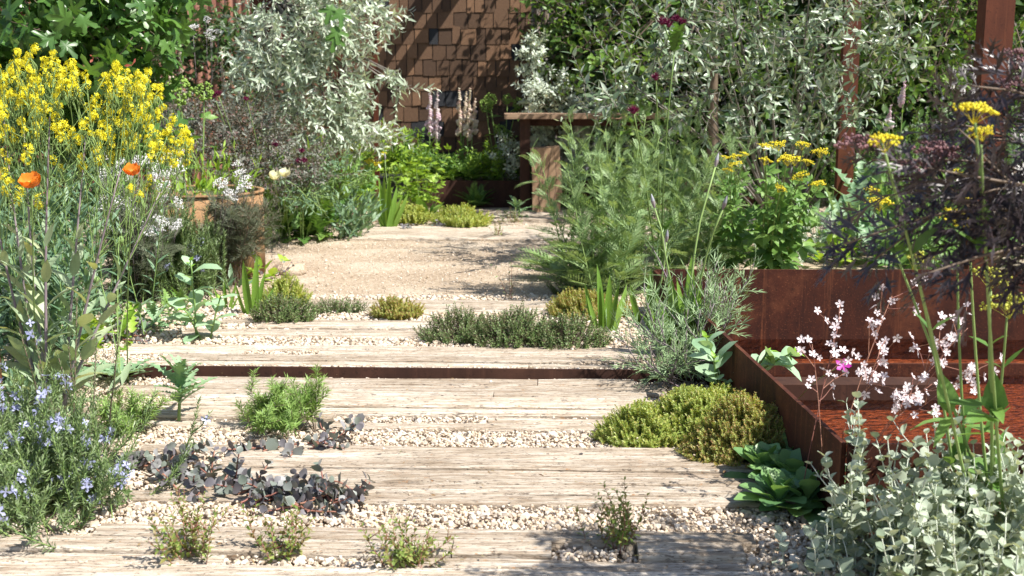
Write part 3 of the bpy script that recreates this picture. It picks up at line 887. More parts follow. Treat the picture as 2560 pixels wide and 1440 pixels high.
G_ELDER = leafmat('black_elder_leaf', (.018, .012, .015), (.034, .024, .028), (.058, .05, .058), trans=.1, rough=.35, spec=.7)
G_FENNEL = leafmat('bronze_fennel', (.07, .085, .05), (.10, .12, .075), (.14, .16, .10), trans=.2)
G_GRASS = leafmat('grass_blade', (.10, .20, .035), (.16, .28, .05), (.22, .34, .08), trans=.35)
G_POPPY = leafmat('poppy_leaf', (.12, .22, .11), (.18, .30, .16), (.27, .38, .24), trans=.25)
S_GREEN = plain('green_stem', (.13, .21, .06), (.18, .26, .08)); S_BROWN = plain('brown_twig', (.12, .085, .06), (.17, .125, .09))
S_PURPLE = plain('mauve_stem', (.17, .13, .15), (.22, .19, .19)); S_RED = plain('red_stem', (.19, .075, .06), (.25, .12, .08))
S_GREY = plain('grey_bark', (.16, .145, .125), (.25, .225, .20)); S_WHITE = plain('felted_stem', (.42, .46, .38), (.5, .53, .45))
F_YELLOW = leafmat('yellow_petal', (.76, .64, .015), (.82, .74, .03), (.74, .72, .05), trans=.3, tcol=(1, 1, .6))
F_GOLD = leafmat('golden_floret', (.80, .66, .02), (.86, .76, .05), trans=.2, tcol=(1, 1, .6))
F_YGREEN = leafmat('yellow_green_floret', (.48, .50, .06), (.55, .58, .10), trans=.2)
F_GREENBALL = leafmat('green_floret', (.22, .36, .06), (.30, .45, .10), trans=.25)
F_BLUE = leafmat('lavender_blue_petal', (.42, .45, .72), (.56, .58, .80), trans=.3, tcol=(1, 1, 1))
F_WHITE = leafmat('white_petal', (.84, .83, .83), (.88, .87, .87), trans=.25, tcol=(1, 1, 1))
F_BLUSH = leafmat('blush_petal', (.78, .66, .70), (.84, .76, .78), trans=.25, tcol=(1, 1, 1))
F_PINK = leafmat('pink_bell', (.66, .46, .56), (.76, .62, .68), (.82, .76, .76), trans=.3, tcol=(1, .9, .9))
F_CREAMBELL = leafmat('cream_bell', (.72, .60, .46), (.78, .70, .58), (.70, .48, .42), trans=.3, tcol=(1, .95, .8))
F_MAROON = leafmat('maroon_floret', (.13, .012, .045), (.22, .02, .09), trans=.15, tcol=(1, .6, .8))
F_MAGENTA = leafmat('magenta_petal', (.40, .02, .30), (.5, .04, .38), trans=.2, tcol=(1, .6, 1))
F_ORANGE = leafmat('orange_petal', (.85, .22, .015), (.9, .32, .04), trans=.35, tcol=(1, .9, .6))
F_CREAM = leafmat('cream_petal', (.86, .82, .52), (.88, .86, .70), trans=.4, tcol=(1, 1, .8))
F_DUSKY = leafmat('dusky_pink_floret', (.16, .075, .085), (.24, .12, .12), trans=.1)

def stems_obj(par, stems, r0, r1, mat, name='stem', k=4, each=False):
    """one mesh per stem when they can be told apart, else one joined part"""
    if each or len(stems) <= 14:
        for s in stems:
            g = Geo(); g.tube(s, r0, r1, k); g.obj(name, mat, par)
    else:
        g = Geo()
        for s in stems: g.tube(s, r0, r1, k)
        g.obj(name, mat, par, 'stuff')

def bush(name, label, cat, loc, stems_n, spread, height, lm, tpls, lsize, gap, cap, sm=S_BROWN, base_r=.05, stem_r=.003, per=1, turn=2.4, ang=55, ang1=None, end=.7, bend=.3, up=.2, hv=.2, wob=.07, t0=.1, jit=.25, droop=0., group=None, side=0, side_len=.3, lean=(0, 0), rest='foliage', fan_bias=None, lname='leaf', each=False):
    """a plant whose stems rise from one base and carry leaves"""
    t = thing(name, label, cat, loc, group)
    L = Leaves(); stems = []
    D = fanned(stems_n, spread, lean)
    for d in D:
        b = np.array((rng.normal(0, base_r), rng.normal(0, base_r), 0)) if fan_bias is None else np.array((d[0] * fan_bias[0], d[1] * fan_bias[1], 0)) * rng.uniform(.5, 1.2)
        h = height * np.clip(rng.normal(1, hv), .45, 1.4) * (.55 + .45 * d[2])
        c = curve(b, d, h, 6, (0, 0, bend), wob); stems.append(c)
        L.on(c, gap, lsize, t0, 1., per, turn, ang, ang1, end, jit, up, droop)
        for _ in range(side):
            tt = rng.uniform(.3, .85); P, T, _l = resample(c, np.array([tt]))
            dd = unit(T[0] + rng.normal(0, .6, 3) + np.array((0, 0, .25)))
            c2 = curve(P[0], dd, h * side_len * rng.uniform(.6, 1.2), 4, (0, 0, bend), wob); stems.append(c2)
            L.on(c2, gap, lsize * .9, .1, 1., per, turn, ang, ang1, end, jit, up, droop)
    stems_obj(t, stems, stem_r, stem_r * .4, sm, k=4, each=each)
    leaf_parts(t, L, tpls, lm, cap, lname, rest)
    return t, stems

def tree(name, label, cat, base, blobs, n_twig, twig_len, lm, tpls, lsize, gap, cap, sm=S_BROWN, trunk=None, trunk_r=.04, droop=0., up=.4, out=1., per=1, turn=2.4, ang=55, end=.7, shell=.3, twig_r=.003, bough_r=.012, wob=.12, group=None, nb=3, forks=()):
    """trunk, boughs to every crown lobe, twigs with leaves"""
    base = np.array(base, float)
    t = thing(name, label, cat, base, group)
    L = Leaves(); twigs = []; boughs = []
    vol = np.array([np.prod(r) ** (2 / 3) for _, r in blobs]); share = vol / vol.sum()
    top = np.array(trunk[-1]) if trunk is not None else base
    for (c, r), sh in zip(blobs, share):
        for _ in range(nb):
            P, _d = in_blob(1, c, np.array(r) * .6, 0); a = top + rng.normal(0, .02, 3); b = P[0]
            m = (a + b) / 2 + np.array((0, 0, .12 * np.linalg.norm(b - a))) * up + rng.normal(0, .06, 3)
            s = np.linspace(0, 1, 8)[:, None]; boughs.append((1 - s) ** 2 * a + 2 * s * (1 - s) * m + s ** 2 * b - base)
        n = max(2, int(n_twig * sh)); P, D = in_blob(n, np.array(c), r, shell)
        for p, d in zip(P, D):
            dd = unit(d * out + rng.normal(0, .45, 3) + np.array((0, 0, up)))
            c2 = curve(p - dd * twig_len * .4 - base, dd, twig_len * rng.uniform(.6, 1.3), 5, (0, 0, -droop), wob)
            twigs.append(c2); L.on(c2, gap, lsize, .08, 1., per, turn, ang, None, end, .3, .3)
    if trunk is not None:
        g = Geo(); g.tube(np.array(trunk) - base, trunk_r, trunk_r * .65, 8); g.obj('trunk', S_GREY if sm is S_GREY else S_BROWN, t)
    for f in forks:
        g = Geo(); g.tube(np.array(f) - base, bough_r * 1.6, bough_r * .35, 6); g.obj('branch', sm, t)
    g = Geo()
    for b in boughs: g.tube(b, bough_r, bough_r * .3, 5)
    for b in twigs: g.tube(b, twig_r, twig_r * .4, 3)
    g.obj('crown_twigs', sm, t, 'stuff')
    leaf_parts(t, L, tpls, lm, cap)
    return t
def heads(par, pts, dirs, size, tpls, mat, name, key):
    """flower heads or petals as objects sharing a few meshes"""
    L = Leaves(); pts = np.atleast_2d(pts); n = len(pts)
    dirs = np.broadcast_to(np.asarray(dirs, float), pts.shape)
    L.put(pts, frame(np.cross(dirs, unit(rng.normal(size=pts.shape))), dirs), np.broadcast_to(size, (n,)) * np.clip(rng.normal(1, .12, n), .7, 1.35))
    leaf_parts(par, L, tpls, mat, 300, name, name, key)
# flower shapes: unit radius about, axis +Z
def ball_cluster(n, r, flat, fl, sd, solid=OCT):
    rg = np.random.default_rng(sd); d = unit(rg.normal(size=(n, 3))); d[:, 2] = np.abs(d[:, 2]) if flat < 1 else d[:, 2]
    g = Geo(); g.inst(solid, d * np.array((1, 1, flat)) * rg.uniform(.75, 1, (n, 1)), rand_rot(n, rg), rg.uniform(.7, 1.2, n) * fl); return g.arrays()
def umbel(n, sd, fl=.10, dome=.35, clumps=9):
    rg = np.random.default_rng(sd); g = Geo()
    a = np.arange(clumps) * 2.4; r = np.sqrt((np.arange(clumps) + .5) / clumps)
    for k in range(clumps):
        c = np.array((r[k] * math.cos(a[k]), r[k] * math.sin(a[k]), dome * (1 - r[k] ** 2) + rg.normal(0, .05)))
        m = n // clumps
        P = c + rg.normal(0, 1, (m, 3)) * np.array((.17, .17, .06)); g.inst(OCT, P, rand_rot(m, rg), rg.uniform(.7, 1.2, m) * fl)
        g.tube([(0, 0, -.8), c * .55 - (0, 0, .35), c - (0, 0, .06)], .018, .01, 3)
    return g.arrays()
def petal_flower(k, W, sd, cup=.3, shape='obov'):
    g = Geo(); lf = leaf(W, 3, shape, .1, -cup, .02, sd)
    for i in range(k): g.inst(lf, np.zeros((1, 3)), (rot_z(i * 2 * math.pi / k) @ EYE)[None], [1.])
    return g.arrays()
FIVE = [petal_flower(5, .62, i, .2) for i in range(3)]
FOUR = [petal_flower(4, .6, i, .15) for i in range(2)]
def cress_cluster(sd):
    rg = np.random.default_rng(sd); g = Geo(); n = 26
    d = unit(np.column_stack([rg.normal(0, 1, n), rg.normal(0, 1, n), rg.uniform(-.7, 1.2, n)]))
    P = d * np.array((.75, .75, 1.1)) * rg.uniform(.5, 1, (n, 1))
    for i in range(n): g.inst(FOUR[i % 2], P[i:i + 1], frame(unit(np.cross(d[i], rg.normal(size=3)))[None], d[i:i + 1]), [rg.uniform(.22, .34)])
    return g.arrays()
CRESS = [cress_cluster(i) for i in range(6)]
UMB = [umbel(110, i) for i in range(4)]
UMB_LOOSE = [umbel(64, 20 + i, .115, .2, 8) for i in range(4)]
BALL = [ball_cluster(90, 1, 1, .16, i) for i in range(3)]
def thistle(sd):
    rg = np.random.default_rng(sd); n = 90; d = unit(np.column_stack([rg.normal(0, .7, n), rg.normal(0, .7, n), rg.uniform(.0, 1.2, n)]))
    g = Geo(); g.inst(micro(.12), d * .1, frame(d, unit(rg.normal(size=(n, 3)))), rg.uniform(.85, 1.1, n)); g.inst(ICO, np.array([(0, 0, -.05)]), EYE[None], [.45]); return g.arrays()
THISTLE = [thistle(i) for i in range(3)]
def bell(sd):
    a = np.arange(8) * math.pi / 4; g = Geo(); V = []
    for z, r in ((0, .10), (-.25, .24), (-.7, .27), (-1, .40)): V += [(r * math.cos(x), r * math.sin(x), z) for x in a]
    Q = [(m * 8 + i, m * 8 + (i + 1) % 8, m * 8 + 8 + (i + 1) % 8, m * 8 + 8 + i) for m in range(3) for i in range(8)]
    return np.array(V), quads(Q)
BELLS = [bell(0)]
def big_petal(sd):
    rg = np.random.default_rng(sd); n, m = 5, 6; V = []
    for i in range(n + 1):
        t = i / n
        for j in range(m + 1):
            x = (j / m - .5) * 2
            w = .62 * math.sin(math.pi * min(.5, .1 + t * .5)) if t < .9 else .56
            V.append((x * w, t * (1 - .12 * x * x), .45 * t * t + .18 * x * x * t + (rg.normal(0, .085) if t > .4 else 0)))
    Q = [(i * (m + 1) + j, i * (m + 1) + j + 1, (i + 1) * (m + 1) + j + 1, (i + 1) * (m + 1) + j) for i in range(n) for j in range(m)]
    return np.array(V), quads(Q)
BIGPET = [big_petal(i) for i in range(3)]

# ------------------------------------------------------------------ planting near the path
def flowers_on(par, stems, n, size, tpls, mat, key, t0=.6, name='flower', offs=.012):
    P_, D_ = [], []
    for _ in range(max(1, n // 5)):
        s = stems[int(rng.integers(len(stems)))]; tt = rng.uniform(t0, .9)
        for _k in range(5):
            P, T, _l = resample(s, np.array([min(1, tt + rng.uniform(0, .14))]))
            d = unit(rng.normal(size=3) + np.array((.3, -.4, .5))); P_.append(P[0] + d * offs); D_.append(d)
    heads(par, np.array(P_), np.array(D_), size, tpls, mat, name, key)

def mound(name, label, cat, loc, rx, ry, h, n, sl, ls, lm, tpls=None, gap=.0045, per=4, sm=S_GREEN, group=None, ang=66, lumps=5, cap=0):
    """low cushion: shoots stand out from an uneven dome"""
    t = thing(name, label, cat, loc, group)
    L = Leaves(); stems = []
    lp = rng.uniform(-1, 1, (lumps, 2)) * .7; la = rng.uniform(.6, 1.25, lumps)
    for _ in range(n):
        a = rng.uniform(0, 6.28); r = math.sqrt(rng.uniform(0, 1))
        x, y = r * math.cos(a), r * math.sin(a)
        w = np.exp(-((lp - (x, y)) ** 2).sum(1) / .35); hh = h * (.25 + .75 * (1 - r ** 2.4)) * (.55 + .55 * (w * la).max())
        d = unit((x * .9, y * .9, .75 + .5 * (1 - r)) + rng.normal(0, .22, 3))
        p = np.array((x * rx, y * ry, max(.004, hh - sl * .8)))
        c = curve(p, d, sl * rng.uniform(.6, 1.35), 3, (0, 0, .3), .08)
        stems.append(np.concatenate([[[x * rx * .6, y * ry * .6, 0]], c])); L.on(c, gap, ls, 0., 1., per, 1.1, ang, 40, .7, .2, .1)
    stems_obj(t, stems, .0009, .0007, sm, k=3)
    leaf_parts(t, L, tpls or [micro(.5), micro(.42)], lm, cap)
    return t

seed(11)
# rosemary with blue flowers at the corner of the path
ros, st = bush('rosemary', 'bushy rosemary with pale blue flowers spilling over the planks', 'shrub', at(95, 1285, -.02), 165, 1.08, .25, G_ROSEMARY, NEEDLE, .023, .0068, 40, S_GREEN, base_r=.10, stem_r=.0018, per=3, side=1, turn=1.2, ang=52, ang1=35, end=.75, bend=.55, hv=.25, t0=.12, lname='needle', rest='needles')
flowers_on(ros, st, 290, .0125, FOUR, F_BLUE, 'rosflower', .45)
ros, st = bush('rosemary', 'sprawling rosemary shoots with blue flowers beside the rusty stake', 'shrub', at(10, 1180, -.02), 80, 1.0, .28, G_ROSEMARY, NEEDLE, .023, .0068, 20, S_GREEN, base_r=.07, stem_r=.0018, per=3, side=1, turn=1.2, ang=50, ang1=35, end=.75, bend=.5, t0=.12, lname='needle', rest='needles')
flowers_on(ros, st, 180, .0125, FOUR, F_BLUE, 'rosflower', .5)
ros, st = bush('rosemary', 'tall upright rosemary spike rising from the sprawling blue rosemary', 'shrub', at(215, 1200, -.02), 9, .35, .36, G_ROSEMARY, NEEDLE, .019, .006, 20, base_r=.04, stem_r=.003, per=3, turn=1.2, ang=48, ang1=30, end=.7, bend=.5, t0=.1, lname='needle', rest='needles')
flowers_on(ros, st, 22, .0145, FOUR, F_BLUE, 'rosflower', .3)

# purple stonecrop trailing over the gravel
def trailing(label, starts, n, loc, length, cap, ls=.032, gap=.0125):
    t = thing('purple_stonecrop', label, 'succulent', loc, 'purple stonecrops')
    L = Leaves(); stems = []
    for i in range(n):
        u, v = starts[i % len(starts)]
        b = at(u + rng.normal(0, 24), v + rng.normal(0, 11), -.012) - np.array(loc)
        a = rng.uniform(0, 6.28)
        c = curve(b + (0, 0, .006), (math.cos(a), math.sin(a) * .7, rng.uniform(.15, .7)), length * rng.uniform(.6, 1.3), 7, (0, 0, rng.uniform(-.9, .5)), .16)
        c[:, 2] = np.maximum(c[:, 2], .012); stems.append(c)
        L.on(c, gap, ls, .25, 1., 2, 1.4, 62, 45, .75, .25, .3)
    stems_obj(t, stems, .0028, .0018, S_RED, k=5)
    leaf_parts(t, L, ROUND, G_PURPLE, cap)
trailing('large purple grey stonecrop trailing across the gravel and plank ends', [(430, 1190), (560, 1215), (690, 1240), (800, 1250), (600, 1250), (740, 1275), (480, 1225), (400, 1170), (860, 1255)], 66, at(620, 1230, -.012), .095, 290)
trailing('smaller purple stonecrop creeping over the plank below the spurge', [(660, 1120), (740, 1130), (790, 1125), (840, 1105)], 16, at(720, 1125, -.012), .085, 90)
trailing('dark purple stonecrop clump at the end of the steel edging strip', [(270, 880), (310, 870), (330, 850)], 14, at(300, 870, UP), .12, 90, .022, .010)

# small mint like plants between the planks
for u, v, n, h, lab in ((480, 1395, 22, .12, 'low sprawling mint with red tinged shoots growing through the planks beside the rosemary'), (715, 1395, 18, .10, 'small yellowish mint tuft between the planks below the purple stonecrop'),
                        (1020, 1420, 22, .115, 'bushy little green mint growing up from a gravel slot in the planks'), (1540, 1372, 15, .125, 'upright little mint with purple stems by a pocket of gravel')):
    bush('mint', lab, 'plant', at(u, v, -.015), n, 1.0 if n != 15 else .65, h, G_MINT, OVATE_S, .019, .0095, 80, S_RED, .022, .0012, 2, 1.57, 60, 45, .65, .5, .2, .25, .12, .15, group='little mints in the path', side=1, side_len=.4)
# cypress spurge with fine needles
for u, v, n, h, sp, lab in ((665, 1072, 30, .135, 1.0, 'bright green feathery spurge with needle leaves on the planks'), (770, 1082, 8, .15, .7, 'small leaning spurge sprig next to the feathery spurge'), (318, 1085, 18, .13, 1., 'darker feathery spurge tuft behind the rosemary')):
    bush('spurge', lab, 'plant', at(u, v, -.015), n, sp, h, G_EUPH, SPURGE, .032, .0022, 0, S_BROWN, .045 if n > 20 else .02, .0016, 2, 2.4, 78, 50, .75, .3, .2, .25, .09, .3, side=2, side_len=.4, rest='needles')
# prickly poppy seedling
t = thing('prickly_poppy', 'single prickly jagged leaved poppy seedling standing in the gravel', 'plant', at(447, 1058, -.015))
c = curve((0, 0, 0), (.05, 0, 1), .165, 6, (0, 0, .1), .03); L = Leaves()
L.on(c, .0055, .115, .36, 1., 1, 2.4, 62, 25, .55, .2, .2)
stems_obj(t, [c], .0055, .004, S_GREEN, k=6); leaf_parts(t, L, JAG, G_POPPY, 40)

# golden sedum cushions
seed(12)
mound('golden_sedum', 'large golden green sedum cushion against the tank side', 'succulent', at(1760, 1085, -.02), .175, .15, .155, 1100, .042, .0115, G_SEDUM, group='sedum cushions by the tank')
mound('golden_sedum', 'russet tinged sedum cushion nearest the round leaved rosettes', 'succulent', at(1868, 1150, -.02), .165, .12, .155, 1100, .04, .0115, G_SEDUM_RUST)
mound('golden_sedum', 'flatter golden sedum spreading onto the gravel and plank corner', 'succulent', at(1608, 1105, -.02), .125, .09, .10, 600, .038, .011, G_SEDUM)
for u, v, rx, ry, h, n, m, lab in ((700, 765, .11, .13, .12, 200, G_SEDUM, 'golden sedum cushion behind the dark thyme mat on the upper terrace'), (992, 795, .09, .08, .085, 160, G_SEDUM_RUST, 'isolated russet sedum tuft in the gravel strip'),
                                  (1470, 790, .17, .12, .10, 240, G_SEDUM_RUST, 'wide orange green sedum cushion behind the thyme hedge'), (1150, 560, .18, .15, .12, 200, G_SEDUM, 'large lime sedum cushion on the far planks'),
                                  (1165, 572, .12, .06, .05, 90, G_SEDUM, 'small lime sedum cushion in front of the large far one'), (1015, 556, .15, .12, .12, 170, G_SEDUM, 'lime sedum cushion beside the far iris')):
    f = 1.0 if v > 700 else 1.5
    mound('golden_sedum', lab, 'succulent', at(u, v, UP - .012), rx, ry, h, int(n * 1.5), .048 * f, .0135 * f, m, gap=.005 * f)
# thyme hedge and mats
for u, v, rx, ry, h, n, lab in ((1155, 850, .16, .10, .105, 250, 'dark thyme mound at the end of the thyme hedge by the gravel strip'), (1285, 862, .17, .11, .125, 320, 'tallest dark green thyme mound in the middle of the thyme hedge'), (1415, 866, .16, .10, .115, 270, 'brownish thyme mound next to the iris clump'),
                                (710, 805, .12, .09, .11, 220, 'dark green thyme mat in front of the golden sedum cushion'), (845, 783, .11, .05, .05, 90, 'thin grey creeping thyme strip lying along the plank'), (1470, 735, .17, .10, .16, 200, 'small leaved green mat at the foot of the ferny yarrow')):
    mound('thyme', lab, 'herb', at(u, v, UP - .012), rx, ry, h, int(n * 1.6), .05, .0125, G_THYME, TINY, .0062, 2, S_BROWN, None, 60, 6)

# honeywort
def honeywort(label, bases, loc, h, cap=60):
    t = thing('honeywort', label, 'plant', loc)
    L, Y = Leaves(), Leaves(); stems = []
    for bx, hh, ln in bases:
        c = curve((bx, 0, 0), (ln, -.05, 1), hh, 7, (ln * .8, -.15, -.1), .07); stems.append(c)
        L.on(c, .023, .095, .2, .93, 1, 2.2, 62, 45, .9, .2, .4, .05)
        Y.on(c, .006, .032, .93, 1., 1, 2.4, 60, 40, .8, .2, .3)
        P, T, _l = resample(c, np.array([1.])); Y.put(P, frame(unit(T + np.array((.3, -.2, -.6))), np.array([(0, 0, 1.)])), [.04])
    stems_obj(t, stems, .0042, .003, S_GREEN, k=6, each=True)
    leaf_parts(t, L, [leaf(.56, 5, 'round', .25, d, .012, i) for i, d in enumerate((.1, .25, .4))], G_HONEY, cap); leaf_parts(t, Y, OVATE, G_HONEY_Y, 40, 'young_leaf')
    return t
seed(13)
honeywort('pale blue green honeywort in the gravel at the ends of the upper planks', ((-.02, .33, -.12), (.03, .20, .22), (.0, .16, -.25)), at(505, 855, UP - .02), .3)
honeywort('pale blue green honeywort leaning on the tank side above the sedum', ((-.03, .27, .0), (.0, .29, .26), (-.01, .24, .4), (-.05, .2, -.1)), at(1832, 1030, -.03), .25)

# irises
F_BUD = leafmat('mauve_bud', (.27, .27, .30), (.33, .34, .38), trans=.1)
def iris(label, loc, blades, h, lean=.2, stems=(), cap=30):
    t = thing('iris', label, 'iris', loc)
    ang = rng.uniform(-.4, .4)
    for i in range(blades):
        k = (i / max(1, blades - 1) - .5) * 2 if blades > 1 else 0
        hh = h * (1 - .35 * abs(k)) * rng.uniform(.8, 1.08)
        V, T = leaf(rng.uniform(.12, .15), 8, 'strap', .35, .0, 0, i)
        V = V * (.9, 1, 1); V[:, 2] += -.16 * V[:, 1] ** 2.2 * rng.uniform(-.3, 1.2)
        d = unit((k * lean * 1.9 + rng.normal(0, .05), rng.normal(0, .12), 1.))
        nrm = unit((math.sin(ang) + rng.normal(0, .5), -1, .1))
        o = link('leaf', new_mesh('leaf', V, T, G_IRIS), t)
        M = Matrix(frame(d[None], nrm[None])[0].tolist()).to_4x4() @ Matrix.Scale(float(hh), 4)
        M.translation = Vector((k * .03 + rng.normal(0, .008), rng.normal(0, .012), 0)); o.matrix_basis = M
    for (dx, hh, ln) in stems:
        c = curve((dx, 0, 0), (ln, 0, 1), hh, 7, (0, 0, .1), .05)
        g = Geo(); g.tube(c, .0048, .0036, 6); st_o = g.obj('flower_stem', S_GREEN, t)
        for tt, off in ((1., 0),):
            P, T, _l = resample(c, np.array([tt])); p = P[0]; dd = unit(T[0] + np.array((off * 9, 0, .3)))
            z = np.linspace(0, 1, 7); r = np.sin(math.pi * np.clip(z * .93 + .05, 0, 1)) * .006 + .001
            for nm, m, a, b in (('bud_sheath', S_PURPLE, 0, 4), ('bud', F_BUD, 3, 7)):
                zz = z[a:b]; pts = p + np.outer(zz, dd) * .055; gg = Geo()
                k_ = 6; aa = np.arange(k_) * 2 * math.pi / k_
                U = unit(np.cross(dd, (0, 1, 0))); W = np.cross(dd, U)
                VV = np.concatenate([pts[i] + (r[a + i] * (1.12 if nm == 'bud_sheath' else 1)) * (np.cos(aa)[:, None] * U + np.sin(aa)[:, None] * W) for i in range(len(zz))])
                Q = [(m_ * k_ + i, m_ * k_ + (i + 1) % k_, m_ * k_ + k_ + (i + 1) % k_, m_ * k_ + k_ + i) for m_ in range(len(zz) - 1) for i in range(k_)]
                gg.add(VV, quads(Q)); gg.obj(nm, m, t)
    return t
seed(14)
iris('tall iris with mauve buds on long stems beside the tank corner', at(1705, 905, UP - .02), 12, .38, .34, ((.0, .74, .03), (-.02, .58, .0), (.015, .60, .10)))
iris('broad leaved iris fan without buds next to the thyme hedge', at(1508, 835, UP - .02), 6, .33, .16)
iris('short iris fan between the broad leaved iris and the tank corner', at(1618, 812, UP - .02), 5, .24, .2, ((.03, .36, .02),))
iris('small iris fan in the gravel beside the round leaved honeywort', at(625, 792, UP - .02), 6, .28, .2)
iris('slender far iris with one yellow green bud stem by the sedum cushion', at(968, 572, UP - .01), 8, .42, .22, ((.01, .48, .05),))
iris('little iris tuft with grey green leaves between honeywort and iris fan', at(565, 780, UP - .02), 5, .16, .3)

# samphire: forked linear leaves
SAMPH = []
for sd_ in range(3):
    g_ = Geo(); rg_ = np.random.default_rng(sd_)
    g_.tube([(0, 0, 0), (0, .5, .02), (0, .62, .03)], .02, .016, 3)
    for p_, a_, l_ in ((.35, -42, .4), (.35, 45, .38), (.6, -32, .36), (.6, 34, .38), (.6, 2, .42), (.48, 20, .3)):
        a_ = R(a_ + rg_.normal(0, 8)); d_ = np.array([(math.sin(a_), math.cos(a_), .15)])
        g_.inst(micro(.12), np.array([(0, p_, .02)]), frame(d_, np.array([(0, 0, 1.)])), [l_])
    SAMPH.append(g_.arrays())
seed(15)
bush('samphire', 'grey green samphire with forked linear leaves sprawling over the steel edging', 'plant', at(1690, 955, UP - .03), 30, 1.15, .26, G_SAMPH, SAMPH, .095, .026, 200, S_PURPLE, .05, .003, 1, 2.4, 58, 30, .8, .35, .2, .25, .12, .25, side=1, side_len=.5, lean=(-.25, -.1))
bush('samphire', 'upright samphire shoots rising in front of the tank corner', 'plant', at(1768, 925, UP - .03), 12, .6, .30, G_SAMPH, SAMPH, .095, .026, 120, S_PURPLE, .04, .003, 1, 2.4, 52, 30, .8, .3, .2, .2, .10, .25, side=1, side_len=.4, lean=(.1, 0))

bush('samphire', 'tall samphire sprays arching over the tank corner beside the irises', 'plant', at(1748, 892, UP - .03), 14, .55, .36, G_SAMPH, SAMPH, .095, .026, 120, S_PURPLE, .03, .003, 1, 2.4, 55, 30, .8, .2, .2, .2, .10, .3, side=1, side_len=.4, lean=(.22, -.1))
# saxifrage rosettes and their airy flowers
seed(16)
sx_loc = at(1990, 1245, -.03)
sax = thing('saxifrage', 'dark green saxifrage rosettes with round toothed leaves by the tank corner', 'plant', sx_loc)
L = Leaves()
for (du, dv, n, sc) in ((0, 0, 30, 1.), (-75, -30, 20, .9), (35, -30, 20, .95), (-40, 45, 20, .9), (30, 45, 20, .95), (-15, -75, 20, 1.), (-50, -85, 16, 1.), (10, -45, 16, 1.05)):
    c0 = at(1985 + du, 1245 + dv, -.03) - sx_loc
    for i in range(n):
        a = i * 2.4; el = R(12 + 58 * i / n + rng.normal(0, 6)); d = np.array((math.cos(a) * math.cos(el), math.sin(a) * math.cos(el), math.sin(el)))
        L.put(c0 + d * .012 + (0, 0, .015 + .03 * i / n), frame(d[None], np.array([(-d[0] * .6, -d[1] * .6, 1.)])), [(.135 - .06 * i / n) * sc])
leaf_parts(sax, L, SPOON, G_SAX, 160)
stems, fl, fd = [], [], []
def airy(u0, v0, Y0, u1, v1, Y1, n, spread):
    a = atY(u0, v0, Y0) - sx_loc; b = atY(u1, v1, Y1) - sx_loc
    s = np.linspace(0, 1, 8)[:, None]; m = (a + b) / 2 + (0, 0, .05)
    c = (1 - s) ** 2 * a + 2 * s * (1 - s) * m + s ** 2 * b; stems.append(c)
    for _ in range(n):
        P, T, _l = resample(c, np.array([rng.uniform(.55, 1)])); d = unit(T[0] * .7 + rng.normal(0, .7, 3) + (0, 0, .2)); tw = curve(P[0], d, spread * rng.uniform(.3, 1.), 4, (0, 0, .2), .1); stems.append(tw)
        for q in range(2):
            e = tw[-1] if q == 0 else tw[-2] + rng.normal(0, .012, 3)
            fl.append(e); fd.append(unit(rng.normal(0, .6, 3) + np.array((.1, -.9, .5))))
airy(2010, 1200, 2.72, 2100, 800, 2.80, 10, .10)
airy(2080, 1180, 2.70, 2230, 740, 2.85, 11, .12)
airy(2100, 1200, 2.65, 2200, 880, 2.66, 10, .10)
airy(2120, 1210, 2.60, 2330, 960, 2.55, 15, .10)
airy(2120, 1210, 2.60, 2420, 820, 2.62, 15, .12)
airy(2110, 1200, 2.62, 2440, 930, 2.55, 11, .10)
airy(2060, 1210, 2.66, 2030, 860, 2.72, 5, .08)
stems_obj(sax, stems, .0014, .0009, S_RED, 'flower_stem', 3)
heads(sax, np.array(fl), np.array(fd), .0105, FIVE, F_BLUSH, 'flower', 'saxflower')
t = thing('pink_flower', 'single magenta flower on a thin stem leaning over the tank side', 'flower', at(1950, 1060, -.03))
e = atY(2107, 915, 2.9) - np.array(t.location); s = np.linspace(0, 1, 7)[:, None]; c = s * e + s * (1 - s) * np.array((0, 0, .12))
stems_obj(t, [c], .0015, .001, S_GREEN); heads(t, c[-1:], np.array([(0, -.6, .5)]), .02, FIVE, F_MAGENTA, 'flower', 'mag')

# silver felted plants at the tank's front
G_FELT = leafmat('felted_everlasting_leaf', (.22, .28, .20), (.33, .38, .30), (.44, .49, .41), trans=.25, rough=.75, spec=.15)
seed(17)
for i, (u, v, n, h, lab) in enumerate(((2150, 1440, 10, .13, 'low silver felted everlasting at the gravel edge beside the saxifrage'), (2185, 1405, 15, .30, 'tall silver felted everlasting in front of the dark tank wall'), (2330, 1440, 18, .27, 'dense silver felted everlasting with round woolly leaves'),
                                       (2450, 1410, 16, .30, 'silver felted everlasting next to the yellow umbel stems'), (2560, 1450, 18, .30, 'silver felted everlasting at the far end of the silver clump'), (2290, 1500, 16, .20, 'short silver felted everlasting spilling toward the planks'), (2440, 1530, 14, .2, 'low silver felted everlasting in front of the dense one'))):
    bush('everlasting', lab, 'plant', at(u, v, -.03), int(n * 1.55), .62, h * .9, G_FELT, ROUND, .036, .024, 120, S_WHITE, .06, .0024, 2, 1.57, 62, 40, .55, .45, .3, .32, .08, .12, group='silver everlastings', side=1, side_len=.35)

